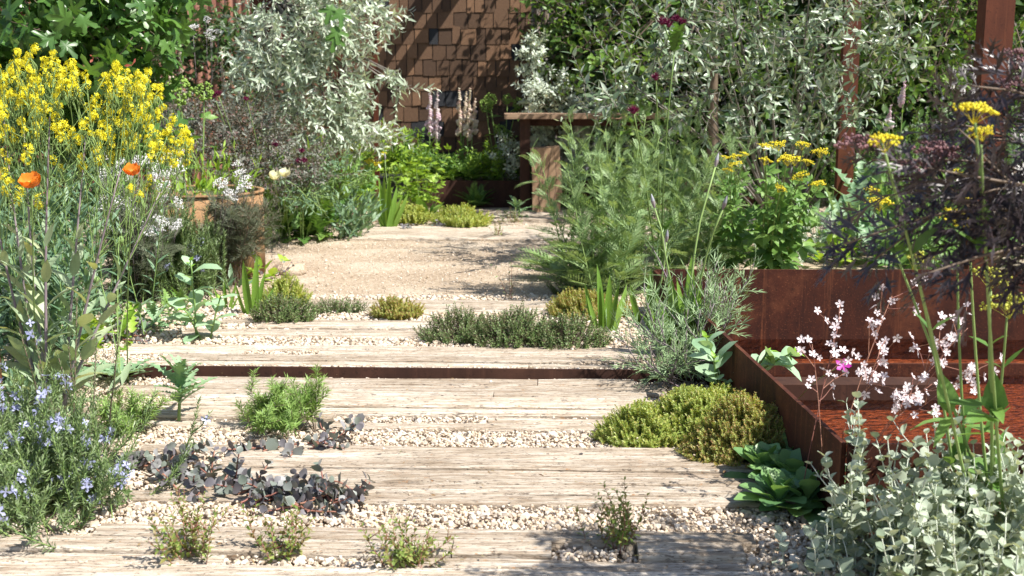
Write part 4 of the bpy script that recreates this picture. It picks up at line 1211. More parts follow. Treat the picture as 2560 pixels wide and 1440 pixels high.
# woad: mauve stems, grey leaves, clouds of yellow flowers
seed(18)
wl = at(130, 1060, -.02)
woad = thing('woad', 'tall woad with mauve stems and clouds of small yellow flowers', 'plant', wl)
YW = wl[1]
mains = []
def bez(a, m, b, n=9):
    s = np.linspace(0, 1, n)[:, None]; return (1 - s) ** 2 * a + 2 * s * (1 - s) * m + s ** 2 * b
for (um, vm, u1, v1, dy) in ((105, 700, 125, 290, .0), (80, 760, 60, 330, .12), (210, 760, 300, 430, -.05), (20, 760, -30, 420, .1), (180, 720, 215, 330, .18), (60, 800, 10, 300, .22), (260, 780, 400, 480, .1)):
    b = atY(u1, v1, YW + dy) - wl; m = atY(um, vm, YW + dy * .5) - wl
    mains.append(bez(np.array((rng.normal(0, .012), rng.normal(0, .012), 0)), m * (1, 1, 1), b))
L = Leaves()
for c in mains: L.on(c, .034, .15, .12, .62, 1, 2.4, 38, 30, .55, .2, .2)
for i in range(8):
    a = i * .8; L.put(np.array([(0, 0, .03 + .012 * i)]), frame(np.array([(math.cos(a), math.sin(a), .65)]), np.array([(0, 0, 1.)])), [.19])
stems_obj(woad, mains, .0062, .0018, S_PURPLE, 'stem', 6, True)
def ytop(u): return np.interp(u, [-40, 0, 40, 110, 170, 215, 245, 285, 350, 385, 405, 425, 470, 490], [160, 165, 130, 128, 160, 185, 215, 172, 190, 190, 215, 310, 335, 390])
pts = []
for _ in range(900):
    u = rng.uniform(-45, 485); v = ytop(u) + rng.exponential(105)
    if v > (420 if u < 250 else 400) : continue
    if 225 < u < 262 and v < 260: continue
    if all((u - a) ** 2 + (v - b) ** 2 > 16 ** 2 for a, b in pts): pts.append((u, v))
    if len(pts) >= 128: break
pts += [(25, 465), (45, 490), (98, 500), (5, 440), (150, 410), (375, 455), (350, 480), (390, 490), (440, 395), (462, 345), (470, 372)]
F, D, thin = [], [], []
ends = np.array([m[-1] for m in mains])
for (u, v) in pts:
    p = atY(u, v, YW + rng.uniform(-.12, .28)) - wl
    for k in range(2):
        F.append(p + np.array((rng.normal(0, .008), rng.normal(0, .01), .012 - .028 * k))); D.append(unit((rng.normal(0, .35), rng.normal(0, .35), 1)))
    j = int(np.argmin(((ends - p)[:, :2] ** 2).sum(1) + .2 * rng.random(len(ends)) ** 2)); P, T, _l = resample(mains[j], np.array([rng.uniform(.62, .97)]))
    thin.append(bez(P[0], (P[0] + p) / 2 + (0, 0, -.05), p + (0, 0, .01), 6))
    for _ in range(7):                       # hanging pods below each cluster
        q = p + rng.normal(0, .012, 3) + (0, 0, -.03); thin.append(np.array([p + (0, 0, -.012), q, q + (rng.normal(0, .006), 0, -.022)]))
stems_obj(woad, thin, .0017, .0012, S_GREEN, 'side_stem', 3)
leaf_parts(woad, L, [leaf(.30, 4, 'lance', .3, d, .008, i) for i, d in enumerate((.05, .2, .3))], G_WOAD, 150)
heads(woad, np.array(F), np.array(D), .019, CRESS, F_YELLOW, 'flower_cluster', 'cress')

# dark leaved elder reaching in from beside the tank
seed(19)
el = np.array((1.42, 1.95, -.03))
elder = thing('black_elder', 'blackish purple elder with finely cut leaves arching over the tank', 'shrub', el)
br = []
def eb(pts_): P = np.array([atY(*p) for p in pts_]) - el; s = np.linspace(0, 1, 12); k = np.linspace(0, 1, len(P)); c = np.column_stack([np.interp(s, k, P[:, i]) for i in range(3)]); br.append(c); return c
root = np.zeros(3)
mainb = [eb(((2900, 700, 2.1), (2650, 520, 2.05), (2350, 530, 2.0), (2110, 610, 1.98))), eb(((2900, 700, 2.1), (2640, 440, 2.1), (2420, 400, 2.05), (2180, 400, 2.0))),
         eb(((2900, 700, 2.1), (2680, 330, 2.0), (2560, 230, 2.0), (2430, 215, 1.95))), eb(((2900, 700, 2.1), (2640, 600, 1.95), (2450, 640, 1.9), (2300, 690, 1.88))),
         eb(((2900, 700, 2.1), (2700, 450, 2.2), (2500, 330, 2.2), (2330, 300, 2.15))), eb(((2900, 700, 2.1), (2720, 300, 2.1), (2620, 220, 2.1), (2570, 180, 2.1))), eb(((2900, 700, 2.1), (2680, 560, 2.15), (2420, 470, 2.2), (2200, 490, 2.25))), eb(((2900, 700, 2.1), (2680, 480, 2.0), (2480, 450, 1.9), (2320, 420, 1.9)))]
a0 = mainb[0][0]; br.append(bez(root, a0 * (.2, .2, .6), a0))
L = Leaves(); tw = []
for c in mainb:
    L.on(c, .05, .096, .25, .97, 2, 1.57, 62, 35, .9, .4, .5, .2)
    for _ in range(5):
        P, T, _l = resample(c, np.array([rng.uniform(.25, .8)])); d = unit(T[0] + rng.normal(0, .55, 3)); c2 = curve(P[0], d, rng.uniform(.06, .14), 4, (0, 0, -.1), .1); tw.append(c2); L.on(c2, .036, .09, .2, 1., 2, 1.57, 60, 35, .9, .4, .5, .2)
for c in br: g = Geo(); g.tube(c, .010 if c is br[-1] else .0045, .0015, 6); g.obj('branch', S_BROWN, elder)
stems_obj(elder, tw, .0025, .0015, S_BROWN, 'twig', 3, True)
leaf_parts(elder, L, ELDERLEAF, G_ELDER, 290)
fp = [atY(*p) - el for p in ((2150, 362, 2.0), (2345, 375, 2.0), (2350, 385, 2.05), (2530, 215, 2.0), (2545, 140, 2.0), (2290, 420, 2.0))]
heads(elder, np.array(fp), np.array((0, -.2, 1.)), .032, UMB, F_DUSKY, 'flower_head', 'dusky')

# golden alexanders: yellow umbels on tall stems
def alexanders(label, loc, tops, mat, size, leafs, lm=G_MID, stem_r=.004, name='yellow_umbel_plant', tp=None, ls=.10, cap=60, low=.2):
    loc = np.array(loc); t = thing(name, label, 'plant', loc); st_, hp, hd = [], [], []; L = Leaves()
    for (u, v, Y) in tops:
        p = atY(u, v, Y) - loc; b = np.array((rng.normal(0, .03), rng.normal(0, .03), 0)); m = (b + p) / 2 + np.array((rng.normal(0, .02), 0, .04)); c = bez(b, m, p - (0, 0, size * .8)); st_.append(c); hp.append(p); hd.append(unit((rng.normal(0, .2), -.15, 1)))
        L.on(c, leafs, ls, low, .8, 2, 1.57, 58, 45, .6, .3, .4, .1)
    stems_obj(t, st_, stem_r, stem_r * .6, S_GREEN, 'stem', 5, True); leaf_parts(t, L, tp or LANCE + OVATE, lm, cap)
    heads(t, np.array(hp), np.array(hd), size, UMB, mat, 'flower_head', 'umb' + mat.name); return t
seed(20)
alexanders('tall yellow umbels growing through the dark elder in front of the tank', at(2500, 1410, -.03), ((2440, 275, 1.85), (2455, 330, 1.86), (2215, 352, 1.88), (2425, 550, 2.35), (2200, 505, 2.45), (2395, 540, 2.4)), F_GOLD, .027, .20, low=.42)
alexanders('greenish yellow unopened umbel on a leafy stem in front of the tank', at(2460, 1405, -.03), ((2292, 645, 2.4), (2520, 760, 2.3), (2480, 690, 2.4)), F_YGREEN, .036, .14, low=.35, ls=.11)

# ------------------------------------------------------------------ planting behind the tank
seed(30)
for i, (u, v, lab) in enumerate(((1465, 745, 'ferny yarrow clump leaning out over the sandy path'), (1530, 760, 'ferny yarrow clump between the path and the broad leaved iris'), (1580, 735, 'ferny yarrow clump behind the short iris fan'), (1680, 720, 'ferny yarrow clump behind the tall iris stems'), (1770, 700, 'ferny yarrow clump beside the golden umbels'), (1560, 660, 'tallest ferny yarrow clump hiding the table'), (1700, 655, 'ferny yarrow clump beyond the maroon thistle stems'))):
    bush('yarrow', lab, 'plant', at(u, v, UP - .02), 10, .36, .72 if i < 5 else .84, G_FERNY, FERNY, .18, .032, 70, S_GREEN, .06, .0035, 1, 2.4, 58, 34, .42, .25, .2, .13, .045, .06, jit=.22, group='ferny yarrow stand')
t_ = thing('yarrow', 'low ferny yarrow leaves spreading over the path edge', 'plant', at(1440, 700, UP - .02)); L = Leaves()
for i in range(26):
    a = R(rng.uniform(110, 260)); d = np.array((math.cos(a), math.sin(a) * .6, rng.uniform(.25, .9))); L.put(np.array([(rng.normal(0, .06), rng.normal(0, .06), .03)]), frame(d[None], np.array([(0, 0, 1.)])), [rng.uniform(.18, .30)])
leaf_parts(t_, L, FERNY, G_FERNY, 40)
alexanders('golden flat topped umbels on branching stems behind the tank', at(1930, 700, UP - .02), ((1912, 365, 5.3), (1946, 362, 5.4), (2008, 362, 5.3), (1915, 402, 5.3), (1985, 400, 5.5), (2050, 380, 5.3), (2020, 405, 5.5), (1965, 398, 5.2), (2045, 460, 5.4), (1950, 470, 5.3), (2000, 440, 5.4)), F_GOLD, .036, .085, G_MID, .0042, 'yellow_umbel_plant', TRIFOL, .14, 110)
alexanders('small golden umbels rising beside the ferny yarrow', at(1820, 690, UP - .02), ((1812, 393, 5.3), (1838, 392, 5.3), (1862, 385, 5.2), (1830, 412, 5.3), (1845, 408, 5.4), (1818, 425, 5.3)), F_GOLD, .024, .11, G_MID, .003, 'yellow_umbel_plant', TRIFOL, .12, 60)
alexanders('yellow umbels low among the leaves near the thick post', at(2330, 690, UP - .02), ((2385, 430, 5.2), (2180, 475, 5.3), (2290, 480, 5.4), (2480, 430, 5.3), (2420, 500, 5.2)), F_GOLD, .03, .085, G_MID, .0036, 'yellow_umbel_plant', TRIFOL, .14, 90)
# maroon plume thistle
t = thing('plume_thistle', 'tall maroon plume thistle heads on long bare stems', 'plant', at(1655, 720, UP - .02)); lc = np.array(t.location)
st_, hp = [], []
fk = atY(1686, 130, 5.25) - lc; st_.append(bez(np.zeros(3), atY(1650, 430, 5.25) - lc, fk, 10))
for (u, v) in ((1655, 55), (1690, 48), (1672, 62), (1705, 56), (1702, 76)): p = atY(u, v, 5.25) - lc; st_.append(bez(fk, (fk + p) / 2 + (0, 0, .01), p, 5)); hp.append(p)
for (u, v) in ((1583, 278), (1640, 195)): p = atY(u, v, 5.25) - lc; b = np.array((rng.normal(0, .02), 0, 0)); st_.append(bez(b, (b * .3 + p * .7) * (.9, 1, 1) + (.0, 0, .02), p, 10)); hp.append(p)
stems_obj(t, st_, .005, .003, S_GREEN, 'stem', 5, True); heads(t, np.array(hp), np.array((0, -.2, 1.)), .026, THISTLE, F_MAROON, 'flower_head', 'thistle')
L = Leaves()
for c in st_[:3]: L.on(c, .06, .16, .03, .3, 1, 2.4, 45, 40, .6, .3, .2)
leaf_parts(t, L, JAG, G_MID, 20)

# low growth behind the tank
seed(31)
bush('lavender_cotton', 'low silvery small leaved plant along the back of the tank', 'plant', at(1950, 640, UP - .02), 60, 1.0, .24, G_WHITE, TINY, .02, .008, 0, S_WHITE, .13, .0016, 2, 1.57, 60, 40, .8, .4, .2)
bush('lavender_cotton', 'silvery low plant behind the tank near the poppy leaves', 'plant', at(2060, 655, UP - .02), 44, 1.0, .20, G_WHITE, TINY, .02, .008, 0, S_WHITE, .10, .0016, 2, 1.57, 60, 40, .8, .4, .2)
def leafy(name, label, cat, loc, n, size, lm, tpls, el0=15, el1=80, spread=.05, cap=60, rise=.0):
    t = thing(name, label, cat, loc); L = Leaves()
    for i in range(n):
        a = i * 2.4 + rng.normal(0, .2); el = R(el0 + (el1 - el0) * i / n + rng.normal(0, 7)); d = np.array((math.cos(a) * math.cos(el), math.sin(a) * math.cos(el), math.sin(el)))
        L.put(np.array([(rng.normal(0, spread), rng.normal(0, spread), .015 + rise * i / n)]), frame(d[None], np.array([(-d[0] * .5, -d[1] * .5, 1.)])), [size * rng.uniform(.7, 1.15)])
    g = Geo(); g.tube([(0, 0, 0), (0, 0, .03 + rise * .5), (0, 0, .04 + rise)], .008, .005, 5); g.obj('stem', S_GREEN, t)
    leaf_parts(t, L, tpls, lm, cap); return t
leafy('poppy_plant', 'jagged silvery green poppy leaves standing behind the tank', 'plant', at(2140, 660, UP - .02), 26, .22, G_POPPY, JAG, 15, 85, .07, 40, .3)
leafy('poppy_plant', 'second jagged leaved poppy between the rusty posts', 'plant', at(2165, 610, UP - .02), 22, .24, G_POPPY, JAG, 25, 88, .06, 40, .42)
leafy('mallow', 'broad pale green rounded leaves at the back rim of the tank', 'plant', at(2235, 665, UP - .02), 14, .16, G_POPPY, ROUND, 10, 60, .06, 30, .06)
leafy('leafy_herb', 'fresh lime leaves beside the broad rounded leaves', 'plant', at(2100, 668, UP - .02), 22, .12, G_LIME, OVATE, 20, 80, .07, 30, .12)
leafy('leafy_herb', 'mid green lobed leaves crowding the back of the tank', 'plant', at(1890, 668, UP - .02), 30, .12, G_MID, TRIFOL, 10, 80, .12, 40, .12)
for u_, v_, m_, tp_, lb_ in ((2080, 620, G_POPPY, OVATE, 'grey green leaf mound between the golden umbels and poppy leaves'), (2300, 668, G_MID, OVATE, 'rounded green leaf mound behind the broad pale leaves'), (2400, 668, G_SAGE, LANCE, 'narrow leaved mound along the back rim of the tank'), (2500, 664, G_MID, TRIFOL, 'lobed green leaf mound at the back rim under the elder'), (1850, 640, G_MID, TRIFOL, 'leafy lobed mound between yarrow and golden umbels'), (2180, 640, G_SAGE, OVATE, 'blue green leaf mound beneath the jagged poppies')):
    leafy('leafy_herb', lb_, 'plant', at(u_, v_, UP - .02), 70, .12, m_, tp_, 5, 85, .17, 50, .22)
leafy('leafy_herb', 'dark green leaves under the golden umbels', 'plant', at(2010, 640, UP - .02), 40, .15, G_MID, TRIFOL, 10, 80, .16, 40, .2)
for i, (u, v, n, h, lab) in enumerate(((2330, 640, 60, .42, 'dark grassy tuft behind the tank near the thick post'), (2450, 640, 60, .42, 'dark grassy tuft at the foot of the thick post'), (2540, 620, 50, .45, 'grassy tuft beyond the thick post'), (2250, 610, 50, .4, 'grassy tuft between the poppy leaves and thick post'))):
    bush('grass_tuft', lab, 'grass', at(u, v, UP - .02), n, .5, h, G_GRASS if i % 2 else G_MID, LANCE, .13, .06, 40, S_GREEN, .08, .0015, 1, 2.4, 22, 15, .8, -.3, 0)
for i, (u, v, h) in enumerate(((2240, 560, .62), (2330, 545, .66), (2420, 550, .64), (2520, 545, .7), (2130, 545, .6))):
    lab = ('fine leaved green herb mass under the pink foxglove', 'fine leaved herb mass between the thin and thick posts', 'fine leaved herb mass around the thick post foot', 'fine leaved herb mass beyond the elder', 'fine leaved herb mass by the half hidden rusty post')[i]
    bush('leafy_perennial', lab, 'plant', at(u, v, UP - .02), 26, .42, h, G_SAGE if i % 2 else G_MID, OVATE_S, .045, .018, 60, S_GREEN, .14, .0025, 2, 1.57, 55, 40, .6, .2, .2, .2, .06, .1, side=1)
# ------------------------------------------------------------------ trees and shrubs at the back, tank side
seed(32)
ob = at(1945, 575, UP - .02)
forks = [bez(ob + (0, 0, .0), atY(1880, 330, 6.7), atY(1720, 30, 6.5)), bez(ob, atY(1950, 300, 6.9), atY(1880, -60, 6.8)), bez(ob, atY(2010, 320, 6.8), atY(2110, -20, 6.7)), bez(ob, atY(1850, 380, 6.6), atY(1560, 200, 6.3)), bez(ob, atY(2040, 380, 6.8), atY(2240, 160, 6.6)), bez(ob, atY(1860, 320, 6.9), atY(1640, 60, 6.9)), bez(ob, atY(2000, 260, 6.6), atY(2030, -80, 6.5)), bez(ob, atY(1900, 250, 6.5), atY(1800, -90, 6.4))]
tree('grey_olive_bush', 'grey leaved multi stemmed bush with bare lower branches behind the yarrow', 'shrub', ob,
     [blob_px(1850, 60, 6.6, 190, 150, .5), blob_px(1650, 90, 6.5, 150, 120, .45), blob_px(1560, 230, 6.3, 130, 80, .35), blob_px(2060, 80, 6.6, 170, 140, .5), blob_px(2230, 70, 6.6, 110, 110, .4), blob_px(1800, 250, 6.6, 160, 90, .4), blob_px(2050, 260, 6.6, 130, 90, .4), blob_px(1940, 350, 6.5, 130, 60, .35), blob_px(1780, -110, 6.6, 260, 80, .5), blob_px(2080, -110, 6.6, 240, 80, .5)],
     400, .26, G_OLEASTER, LANCE + OVATE[:1], .070, .021, 290, S_GREY, None, .04, .1, .3, 1., 1, 2.4, 50, .7, .15, .003, .008, .12, nb=2, forks=forks)
seed(33)
gb = at(1700, 520, UP - .02); gb = np.array((1.5, 9.0, 0.))
tree('green_tree', 'fresh green small tree crowding the corrugated fence', 'tree', gb,
     [blob_px(1440, 40, 10.0, 120, 110, .4), blob_px(1360, 50, 10.2, 70, 90, .3), blob_px(1400, -120, 10.2, 130, 90, .35), blob_px(1500, 150, 8.5, 110, 100, .4), blob_px(1650, 60, 8.8, 180, 120, .5), blob_px(1850, 80, 8.9, 180, 140, .5), blob_px(1430, 190, 9.9, 80, 70, .3), blob_px(1600, 260, 8.6, 130, 80, .4), blob_px(1500, -90, 8.6, 260, 90, .6), blob_px(1850, -100, 8.8, 260, 90, .6)],
     400, .24, G_TREE, OVATE, .075, .026, 290, S_BROWN, [gb, gb + (.05, 0, .6), gb + (.02, -.05, 1.3), gb + (.1, -.1, 2.0)], .045, .15, .3, 1., 1, 2.4, 55, .7, .15)
gb2 = np.array((3.4, 8.6, 0.))
tree('green_tree', 'bright green berry bearing tree behind the thick rusted post', 'tree', gb2,
     [blob_px(2250, 70, 8.2, 130, 140, .45), blob_px(2370, 80, 8.2, 110, 130, .4), blob_px(2300, 220, 8.2, 110, 70, .4), blob_px(2120, 150, 8.4, 120, 140, .4), blob_px(2540, 150, 8.3, 90, 120, .4), blob_px(2250, -90, 8.2, 200, 80, .5), blob_px(2480, -70, 8.2, 160, 80, .5)],
     420, .22, G_TREE, OVATE + LANCE, .07, .024, 200, S_BROWN, [gb2, gb2 + (.05, 0, .6), gb2 + (.02, -.05, 1.3), gb2 + (-.1, -.1, 2.0)], .045, .2, .3, 1., 1, 2.4, 55, .7, .15)
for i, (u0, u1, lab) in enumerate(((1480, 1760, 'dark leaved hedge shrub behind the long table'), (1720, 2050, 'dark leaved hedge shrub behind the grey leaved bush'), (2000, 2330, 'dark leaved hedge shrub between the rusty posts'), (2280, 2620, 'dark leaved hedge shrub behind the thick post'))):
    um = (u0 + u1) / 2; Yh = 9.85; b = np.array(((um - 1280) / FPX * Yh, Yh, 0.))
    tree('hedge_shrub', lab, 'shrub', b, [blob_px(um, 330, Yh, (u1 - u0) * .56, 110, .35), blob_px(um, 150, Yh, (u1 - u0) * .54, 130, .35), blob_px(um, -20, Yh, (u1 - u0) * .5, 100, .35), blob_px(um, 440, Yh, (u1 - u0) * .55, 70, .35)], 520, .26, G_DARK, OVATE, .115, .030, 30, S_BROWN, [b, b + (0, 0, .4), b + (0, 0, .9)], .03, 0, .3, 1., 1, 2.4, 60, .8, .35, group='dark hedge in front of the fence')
cb_ = np.array((.5, 10.45, 0.))  # leaf mass added to keep sun off the lower shingles
tree('wall_shade_climber', 'dense leafy climber on the fence, added to shade the lower shingle wall', 'climber', cb_, [((.47, 10.42, 1.50), (.30, .2, .42)), ((.75, 10.45, 1.4), (.3, .2, .5)), ((.40, 10.45, 1.05), (.2, .15, .3))], 250, .2, G_DARK, OVATE, .085, .022, 60, S_BROWN, [cb_, cb_ + (0, 0, .5), cb_ + (.02, 0, 1.4)], .02, .1, .3, 1., 1, 2.4, 58, .8, .1)
# white variegated shrub behind and under the table
seed(34)
vb = atY(1430, 500, 9.75) * (1, 1, 0)
tree('variegated_shrub', 'white variegated shrub behind the oak topped table', 'shrub', vb, [blob_px(1370, 240, 9.75, 70, 70, .2), blob_px(1400, 330, 9.75, 90, 60, .22), blob_px(1490, 300, 9.8, 100, 60, .22), blob_px(1330, 150, 9.8, 35, 60, .15), blob_px(1520, 380, 9.8, 60, 40, .2), blob_px(1440, 400, 9.8, 110, 60, .2)], 480, .12, G_WHITE, OVATE_S, .055, .014, 60, S_BROWN, [vb, vb + (0, 0, .2), vb + (0, 0, .4)], .015, 0, .4, 1., 2, 1.57, 60, .8, .2)
vb = atY(1270, 470, 9.85) * (1, 1, 0) + (0, 0, .2)
tree('variegated_shrub', 'small white edged shrub in the planter next to the table leg', 'shrub', vb, [blob_px(1265, 400, 9.8, 40, 45, .15), blob_px(1275, 360, 9.85, 30, 25, .12)], 70, .1, G_WHITE, OVATE_S, .04, .014, 30, S_BROWN, [vb, vb + (0, 0, .1), vb + (0, 0, .2)], .01, 0, .4, 1., 2, 1.57, 60, .8, .2)

# planter growth in front of the shingle wall
seed(35)
PB = .20
for i, (u, v, n, h, m, tp, ls, lab) in enumerate(((985, 445, 26, .34, G_MID, OVATE, .06, 'leafy green plant at the end of the long planter'), (1060, 445, 34, .24, G_MID, LANCE, .075, 'narrow leaved green mound in the long planter'), (1130, 446, 26, .22, G_MID, OVATE, .05, 'small leaved green mound in the long planter'), (1225, 440, 30, .30, G_LIME, OVATE, .05, 'lime green mound in the long planter beneath the foxgloves'), (960, 400, 30, .45, G_LIME, LANCE, .07, 'taller lime leaved plant beside the slim rusty post'), (1290, 430, 24, .3, G_TREE, OVATE, .05, 'green mound behind the white edged shrub'))):
    b = atY(u, v, 9.9); b[2] = PB
    bush('planter_herb', lab, 'plant', b, n, .8, h, m, tp, ls, .022, 40, S_GREEN, .08, .003, 2, 1.57, 58, 45, .7, .3, .3, .2, .08, .2, side=1)
for u, v, n, sz, m, lab in ((1175, 448, 20, .30, G_MID, 'arching dark fern hanging over the planter edge'), (1020, 385, 20, .34, G_LIME, 'bright fern at the foot of the shingle wall'), (1120, 415, 18, .26, G_TREE, 'small fern between the foxglove clumps')):
    b = atY(u, v, 9.85); b[2] = PB
    leafy('fern', lab, 'fern', b, n, sz, m, FERN, 15, 75, .03, 24)
leafy('fern', 'spiky fern growing on the ground against the planter front', 'fern', at(1190, 518, UP - .01), 24, .20, G_MID, FERN, 20, 80, .03, 24)
leafy('fern', 'dark low fern beside the oak block', 'fern', at(1400, 525, UP - .01), 18, .18, G_DARK, FERN, 10, 60, .05, 20)
leafy('dandelion_plant', 'ragged leaved rosette on a thin stalk in front of the table leg', 'plant', at(1298, 545, UP - .01), 16, .13, G_POPPY, JAGN, 0, 50, .02, 20, .1)
bush('mint', 'dark dwarf twiggy plant below the ragged rosette', 'plant', at(1285, 557, UP - .01), 14, .9, .10, G_THYME, TINY, .02, .01, 0, S_RED, .05, .0015, 2)
bush('mint', 'tiny wispy seedling on the far plank edge', 'plant', at(1250, 594, UP - .01), 9, .8, .12, G_MINT, TINY, .018, .012, 0, S_RED, .02, .0013, 2)
bush('mint', 'thin dry twiggy shoot standing at the near path edge', 'plant', at(1275, 745, UP - .01), 4, .5, .17, G_THYME, LANCE_S, .03, .03, 10, S_RED, .01, .0014, 1)
for i, (u, v) in enumerate(((1010, 578), (1030, 577), (1098, 570))):
    bush('purple_stonecrop', ('tiny dark stonecrop rosettes in the far gravel strip', 'tiny dark stonecrop sprig beside the rosettes', 'grey purple stonecrop tuft before the lime cushion')[i], 'succulent', at(u, v, UP - .015), 5, .9, .05, G_PURPLE, ROUND, .03, .014, 20, S_RED, .02, .002, 2)
def foxglove(label, base, tops, mat, bl=.058, nb=22):
    base = np.array(base); t = thing('foxglove', label, 'foxglove', base); st_, P_, D_ = [], [], []; L = Leaves()
    for (u, v, Y, hs) in tops:
        p = atY(u, v, Y) - base; b = np.array((p[0] * .6 + rng.normal(0, .02), p[1] * .6, 0)); c = bez(b, (b + p) / 2 + rng.normal(0, .015, 3), p); st_.append(c); Ls = np.linalg.norm(p - b)
        for i in range(nb):
            tt = 1 - hs / Ls * (i / nb); P, T, _l = resample(c, np.array([max(.05, tt)])); a = rng.uniform(-2.6, -.5); s = .3 + .7 * min(1, i / nb * 1.5)
            d = np.array((math.cos(a), math.sin(a), .55)); P_.append(P[0] + d * (.012, .012, 0)); D_.append((d, s))
        L.on(c, .05, .10, .05, max(.2, 1 - hs / Ls), 1, 2.4, 55, 45, .6)
    stems_obj(t, st_, .006, .003, S_GREEN, 'stem', 5, True)
    LL = Leaves()
    for p, (d, s) in zip(P_, D_):
        z = unit(d); y = unit(np.cross(z, (1, .2, .3))); LL.put(p[None], np.stack([np.cross(y, z), y, z], -1)[None], [bl * s])
    leaf_parts(t, LL, BELLS, mat, 250, 'bell', 'bells', 'bell' + mat.name); leaf_parts(t, L, LANCE + OVATE, G_MID, 30)
seed(36)
def pb(u, v, Y, z): b = atY(u, v, Y); b[2] = z; return b
foxglove('pair of mauve pink foxglove spikes against the shingle wall', pb(1085, 420, 10.1, PB), ((1075, 215, 10.1, .42), (1094, 225, 10.1, .42)), F_PINK)
foxglove('group of pale cream pink foxglove spikes against the shingle wall', pb(1165, 420, 10.0, PB), ((1148, 220, 10., .38), (1166, 228, 10.1, .34), (1176, 220, 10., .42), (1188, 245, 10.05, .28)), F_CREAMBELL)
foxglove('cream foxglove spikes in the shade behind the maple leaves', pb(430, 450, 8.2, UP), ((420, 110, 8.2, .45), (450, 130, 8.3, .42)), F_CREAMBELL)
foxglove('peach foxglove spikes beside the silver pear', pb(560, 430, 8.4, UP), ((553, 118, 8.4, .55), (575, 215, 8.3, .35)), F_CREAMBELL)
foxglove('pale pink foxglove among the herbs near the half hidden post', pb(2240, 480, 7.2, UP), ((2262, 195, 7.2, .16), (2226, 262, 7.1, .14)), F_PINK, .045, 9)
def greenball(label, base, tops, r):
    base = np.array(base); t = thing('angelica', label, 'plant', base); st_, hp = [], []; L = Leaves()
    for (u, v, Y) in tops:
        p = atY(u, v, Y) - base; st_.append(bez(np.zeros(3) + rng.normal(0, .02, 3) * (1, 1, 0), p * .5 + rng.normal(0, .03, 3), p)); hp.append(p); L.on(st_[-1], .1, .13, .1, .8, 1)
    stems_obj(t, st_, .006, .004, S_GREEN, 'stem', 5, True); heads(t, np.array(hp), np.array((0, 0, 1.)), r, BALL, F_GREENBALL, 'flower_head', 'greenball'); leaf_parts(t, L, TRIFOL, G_MID, 20)
greenball('round lime green flower heads behind the table end', pb(1250, 420, 10.1, PB), ((1225, 250, 10.1), (1268, 247, 10.1), (1295, 258, 10.2), (1250, 325, 10.), (1215, 262, 10.15)), .058)
greenball('large domed green flower heads beneath the maple', pb(480, 420, 6.7, UP), ((447, 228, 6.7), (510, 228, 6.7)), .072)

# ------------------------------------------------------------------ the bed on the other side of the path
seed(40)
pbse = np.array((-1.75, 8.5, 0.))
tree('silver_pear', 'silver leaved weeping pear tree hanging in front of the shingle wall', 'tree', pbse,
     [blob_px(760, 70, 8.0, 130, 110, .4), blob_px(860, 60, 8.0, 90, 90, .35), blob_px(680, 200, 8.0, 100, 110, .35), blob_px(790, 210, 8.0, 120, 100, .35), blob_px(740, 330, 8.0, 110, 80, .3), blob_px(880, 280, 8.0, 50, 70, .2), blob_px(900, 210, 8.1, 50, 45, .2), blob_px(930, 30, 8.2, 80, 45, .25), blob_px(985, 185, 8.1, 45, 22, .12), blob_px(1005, 215, 8.1, 18, 30, .1), blob_px(930, 350, 8.0, 45, 55, .18), blob_px(850, 320, 8.0, 55, 50, .2), blob_px(640, 90, 8.2, 60, 60, .25), blob_px(780, -90, 8.1, 220, 80, .5)],
     620, .24, G_SILVER, LANCE, .076, .0155, 300, S_GREY, [pbse, pbse + (.05, 0, .5), pbse + (.0, -.05, 1.0), pbse + (.1, -.1, 1.6)], .04, .9, .0, .7, 1, 2.4, 45, .75, .1, .0025, .009)
mb = np.array((-3.3, 6.0, 0.))
seed(41)
mt = tree('maple', 'maple tree with broad lobed leaves and red winged seeds', 'tree', mb,
     [blob_px(60, 60, 5.2, 130, 110, .35), blob_px(200, 60, 5.2, 120, 110, .35), blob_px(310, 90, 5.2, 90, 110, .3), blob_px(120, 190, 5.3, 130, 60, .3), blob_px(270, 210, 5.3, 90, 70, .25), blob_px(350, 220, 5.3, 45, 60, .2), blob_px(420, 40, 5.6, 80, 70, .3), blob_px(190, -100, 5.3, 300, 80, .5), blob_px(100, 300, 5.6, 140, 80, .25), blob_px(300, 330, 5.7, 90, 60, .2)],
     230, .22, G_MAPLE, MAPLE, .118, .05, 290, S_BROWN, [mb, mb + (.05, 0, .6), mb + (.1, -.1, 1.3), mb + (.4, -.2, 2.0)], .06, .35, .1, 1., 2, 1.57, 65, .8, .2, .0022, .009)
# its red seed wings and a low hanging twig over the pear
KEY = []
for sd_ in range(2):
    g_ = Geo()
    for sx in (-1, 1): g_.inst(leaf(.34, 3, 'obov', .1, .1, .01, sd_), np.zeros((1, 3)), frame(np.array([(sx, .35, -.1)]), np.array([(0, 0, 1.)])), [1.])
    KEY.append(g_.arrays())
kp = np.array([atY(u + rng.normal(0, 5), v + rng.normal(0, 4), 5.0 + rng.uniform(-.1, .1)) for u, v in ((150, 70), (160, 75), (210, 40), (215, 45), (75, 12), (140, 65), (30, 35), (320, 170), (230, 150), (155, 60), (45, 40))]) - mb
heads(mt, kp, unit(rng.normal(0, .4, (len(kp), 3)) + (0, -.8, .5)), .036, KEY, G_KEY, 'seed_wing', 'key')
L = Leaves(); P = np.array([atY(u, v, 7.0) for u, v in ((848, 18), (838, 62), (845, 78), (832, 8))]) - mb
for p in P: L.put(p[None], frame(np.array([(rng.normal(0, .3), -.3, -1.)]), np.array([(.2, -1., .3)])), [.13])
leaf_parts(mt, L, MAPLE, G_MAPLE, 10)
